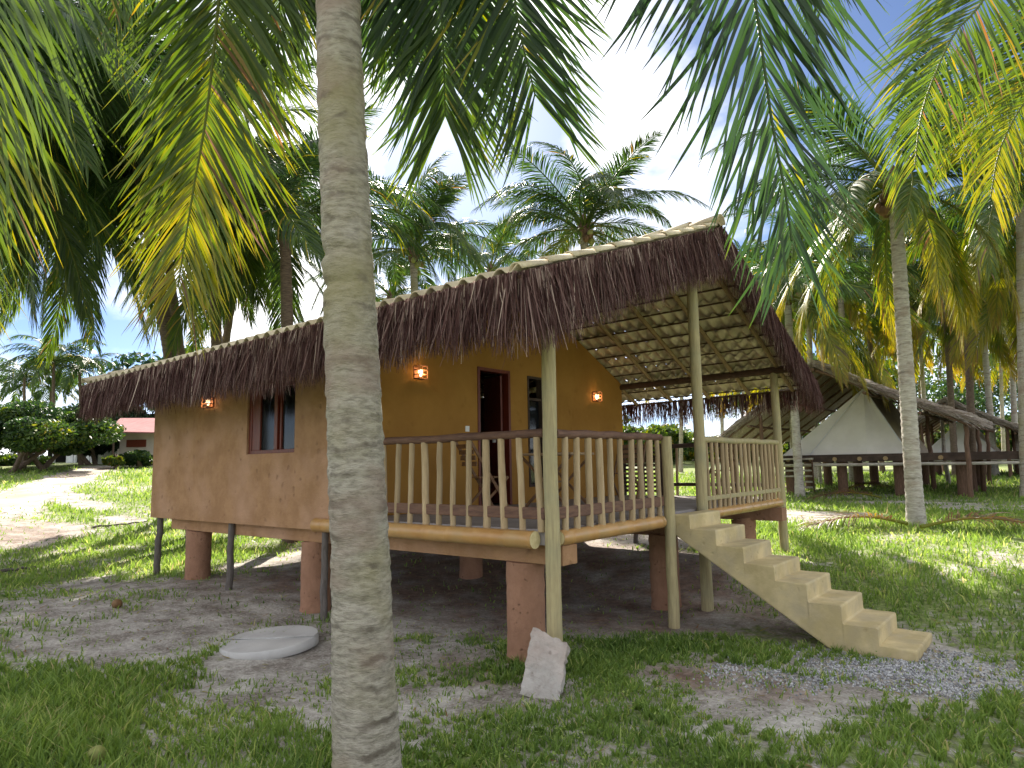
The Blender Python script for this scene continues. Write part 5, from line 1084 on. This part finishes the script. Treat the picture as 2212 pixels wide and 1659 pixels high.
def red_house():
    D = 42; p = at(292, 1000, D); g0 = gz(p[0], p[1]); root = empty('small_house', (p[0], p[1], g0)); tag(root, 'small cream house with faded red sheet roof behind the bungalow corner', 'house')
    def Q(px_, py_, dd=0): return at(px_, py_, D+dd)
    # front faces the camera
    x0, x1 = Q(256, 1003), Q(352, 1003); zt = Q(300, 934)[2]; R = rt; B = fh
    b = MB(); a = V(*x0); c = V(*x1)
    def bx(mb, p0, p1, z0, z1, depth): mb.add([(*p0[:2], z0), (*p1[:2], z0), (*(p1+B*depth)[:2], z0), (*(p0+B*depth)[:2], z0), (*p0[:2], z1), (*p1[:2], z1), (*(p1+B*depth)[:2], z1), (*(p0+B*depth)[:2], z1)], [(0,3,2,1),(4,5,6,7),(0,1,5,4),(1,2,6,5),(2,3,7,6),(3,0,4,7)])
    bx(b, a, c, g0-.8, zt, 4.0); b.build('wall', M['cream'], root)
    w0, w1 = Q(274, 958), Q(316, 958); b = MB(); bx(b, w0-B*.06, w1-B*.06, Q(290, 966)[2], Q(290, 950)[2], .1); wo_ = b.build('window', M['red_wood'], root)
    b = MB(); f0, f1, k0, k1 = Q(229, 934, -.8), Q(360, 936, -.8), Q(260, 905, 2), Q(360, 905, 2)
    e0, e1 = Q(235, 934, 5), Q(360, 934, 5)
    up_ = V(0, 0, .06); b.add([f0, f1, k1, k0, f0+up_, f1+up_, k1+up_, k0+up_], [(0,1,2,3),(7,6,5,4),(0,4,5,1),(1,5,6,2),(2,6,7,3),(3,7,4,0)]); b.add([e0, e1, k1, k0, e0+up_, e1+up_, k1+up_, k0+up_], [(3,2,1,0),(4,5,6,7),(1,5,4,0),(2,6,5,1),(3,7,6,2),(0,4,7,3)])
    b.build('roof', M['pink'], root)
    b = MB(); pz = Q(243, 1000, -.6); b.tube([(pz[0], pz[1], gz(pz[0], pz[1])-.2), (pz[0], pz[1], Q(243, 935)[2])], [.07, .06], 10); b.build('porch_post', M['trunk_dark'], root)
red_house()
def low_wall():
    D = 44; a, c = at(211, 1000, D), at(252, 1000, D); zt = at(230, 966, D)[2]; root = empty('garden_wall', a); tag(root, 'short white wall between the dark tree and the red roofed house', 'wall')
    b = MB(); g0 = gz(a[0], a[1])-.6; d = fh*.2; b.add([(*a[:2], g0), (*c[:2], g0), (*(c+d)[:2], g0), (*(a+d)[:2], g0), (*a[:2], zt), (*c[:2], zt), (*(c+d)[:2], zt), (*(a+d)[:2], zt)], [(0,3,2,1),(4,5,6,7),(0,1,5,4),(1,2,6,5),(2,3,7,6),(3,0,4,7)]); b.build('wall_body', M['white'], root)
low_wall()
def long_shed():
    D = 50; a, c = at(25, 1002, D), at(192, 1002, D); zt = at(100, 958, D)[2]; zb = at(100, 965, D)[2]; g0 = gz(a[0], a[1]); root = empty('long_shed', a); tag(root, 'long low open shed with dark openings behind the broad tree', 'shed')
    d = fh*4; b = MB(); n = 10
    def bx(mb, p0, p1, z0, z1, dd0, dd1):
        q = [p0+fh*dd0, p1+fh*dd0, p1+fh*dd1, p0+fh*dd1]; mb.add([(*v[:2], z0) for v in q]+[(*v[:2], z1) for v in q], [(0,3,2,1),(4,5,6,7),(0,1,5,4),(1,2,6,5),(2,3,7,6),(3,0,4,7)])
    bx(b, a-rt*.4, c+rt*.4, zb, zt, -.4, 4.4); b.build('roof', M['cream'], root)
    b = MB(); bx(b, a, c, g0-1, zb, 3.8, 4); b.build('rear_wall', M['black'], root)
    for k, f in enumerate((0, .17, .36, .52, .70, .80, .93, 1)):
        p = a*(1-f)+c*f; b = MB(); wd = .5 if k in (4, 6) else .12; bx(b, p, p+rt*wd, g0-1, zb-.01, 0, .2); b.build('pillar', M['white'], root)
long_shed()
print('objects', len(bpy.data.objects), 'verts', sum(len(m_.vertices) for m_ in bpy.data.meshes))
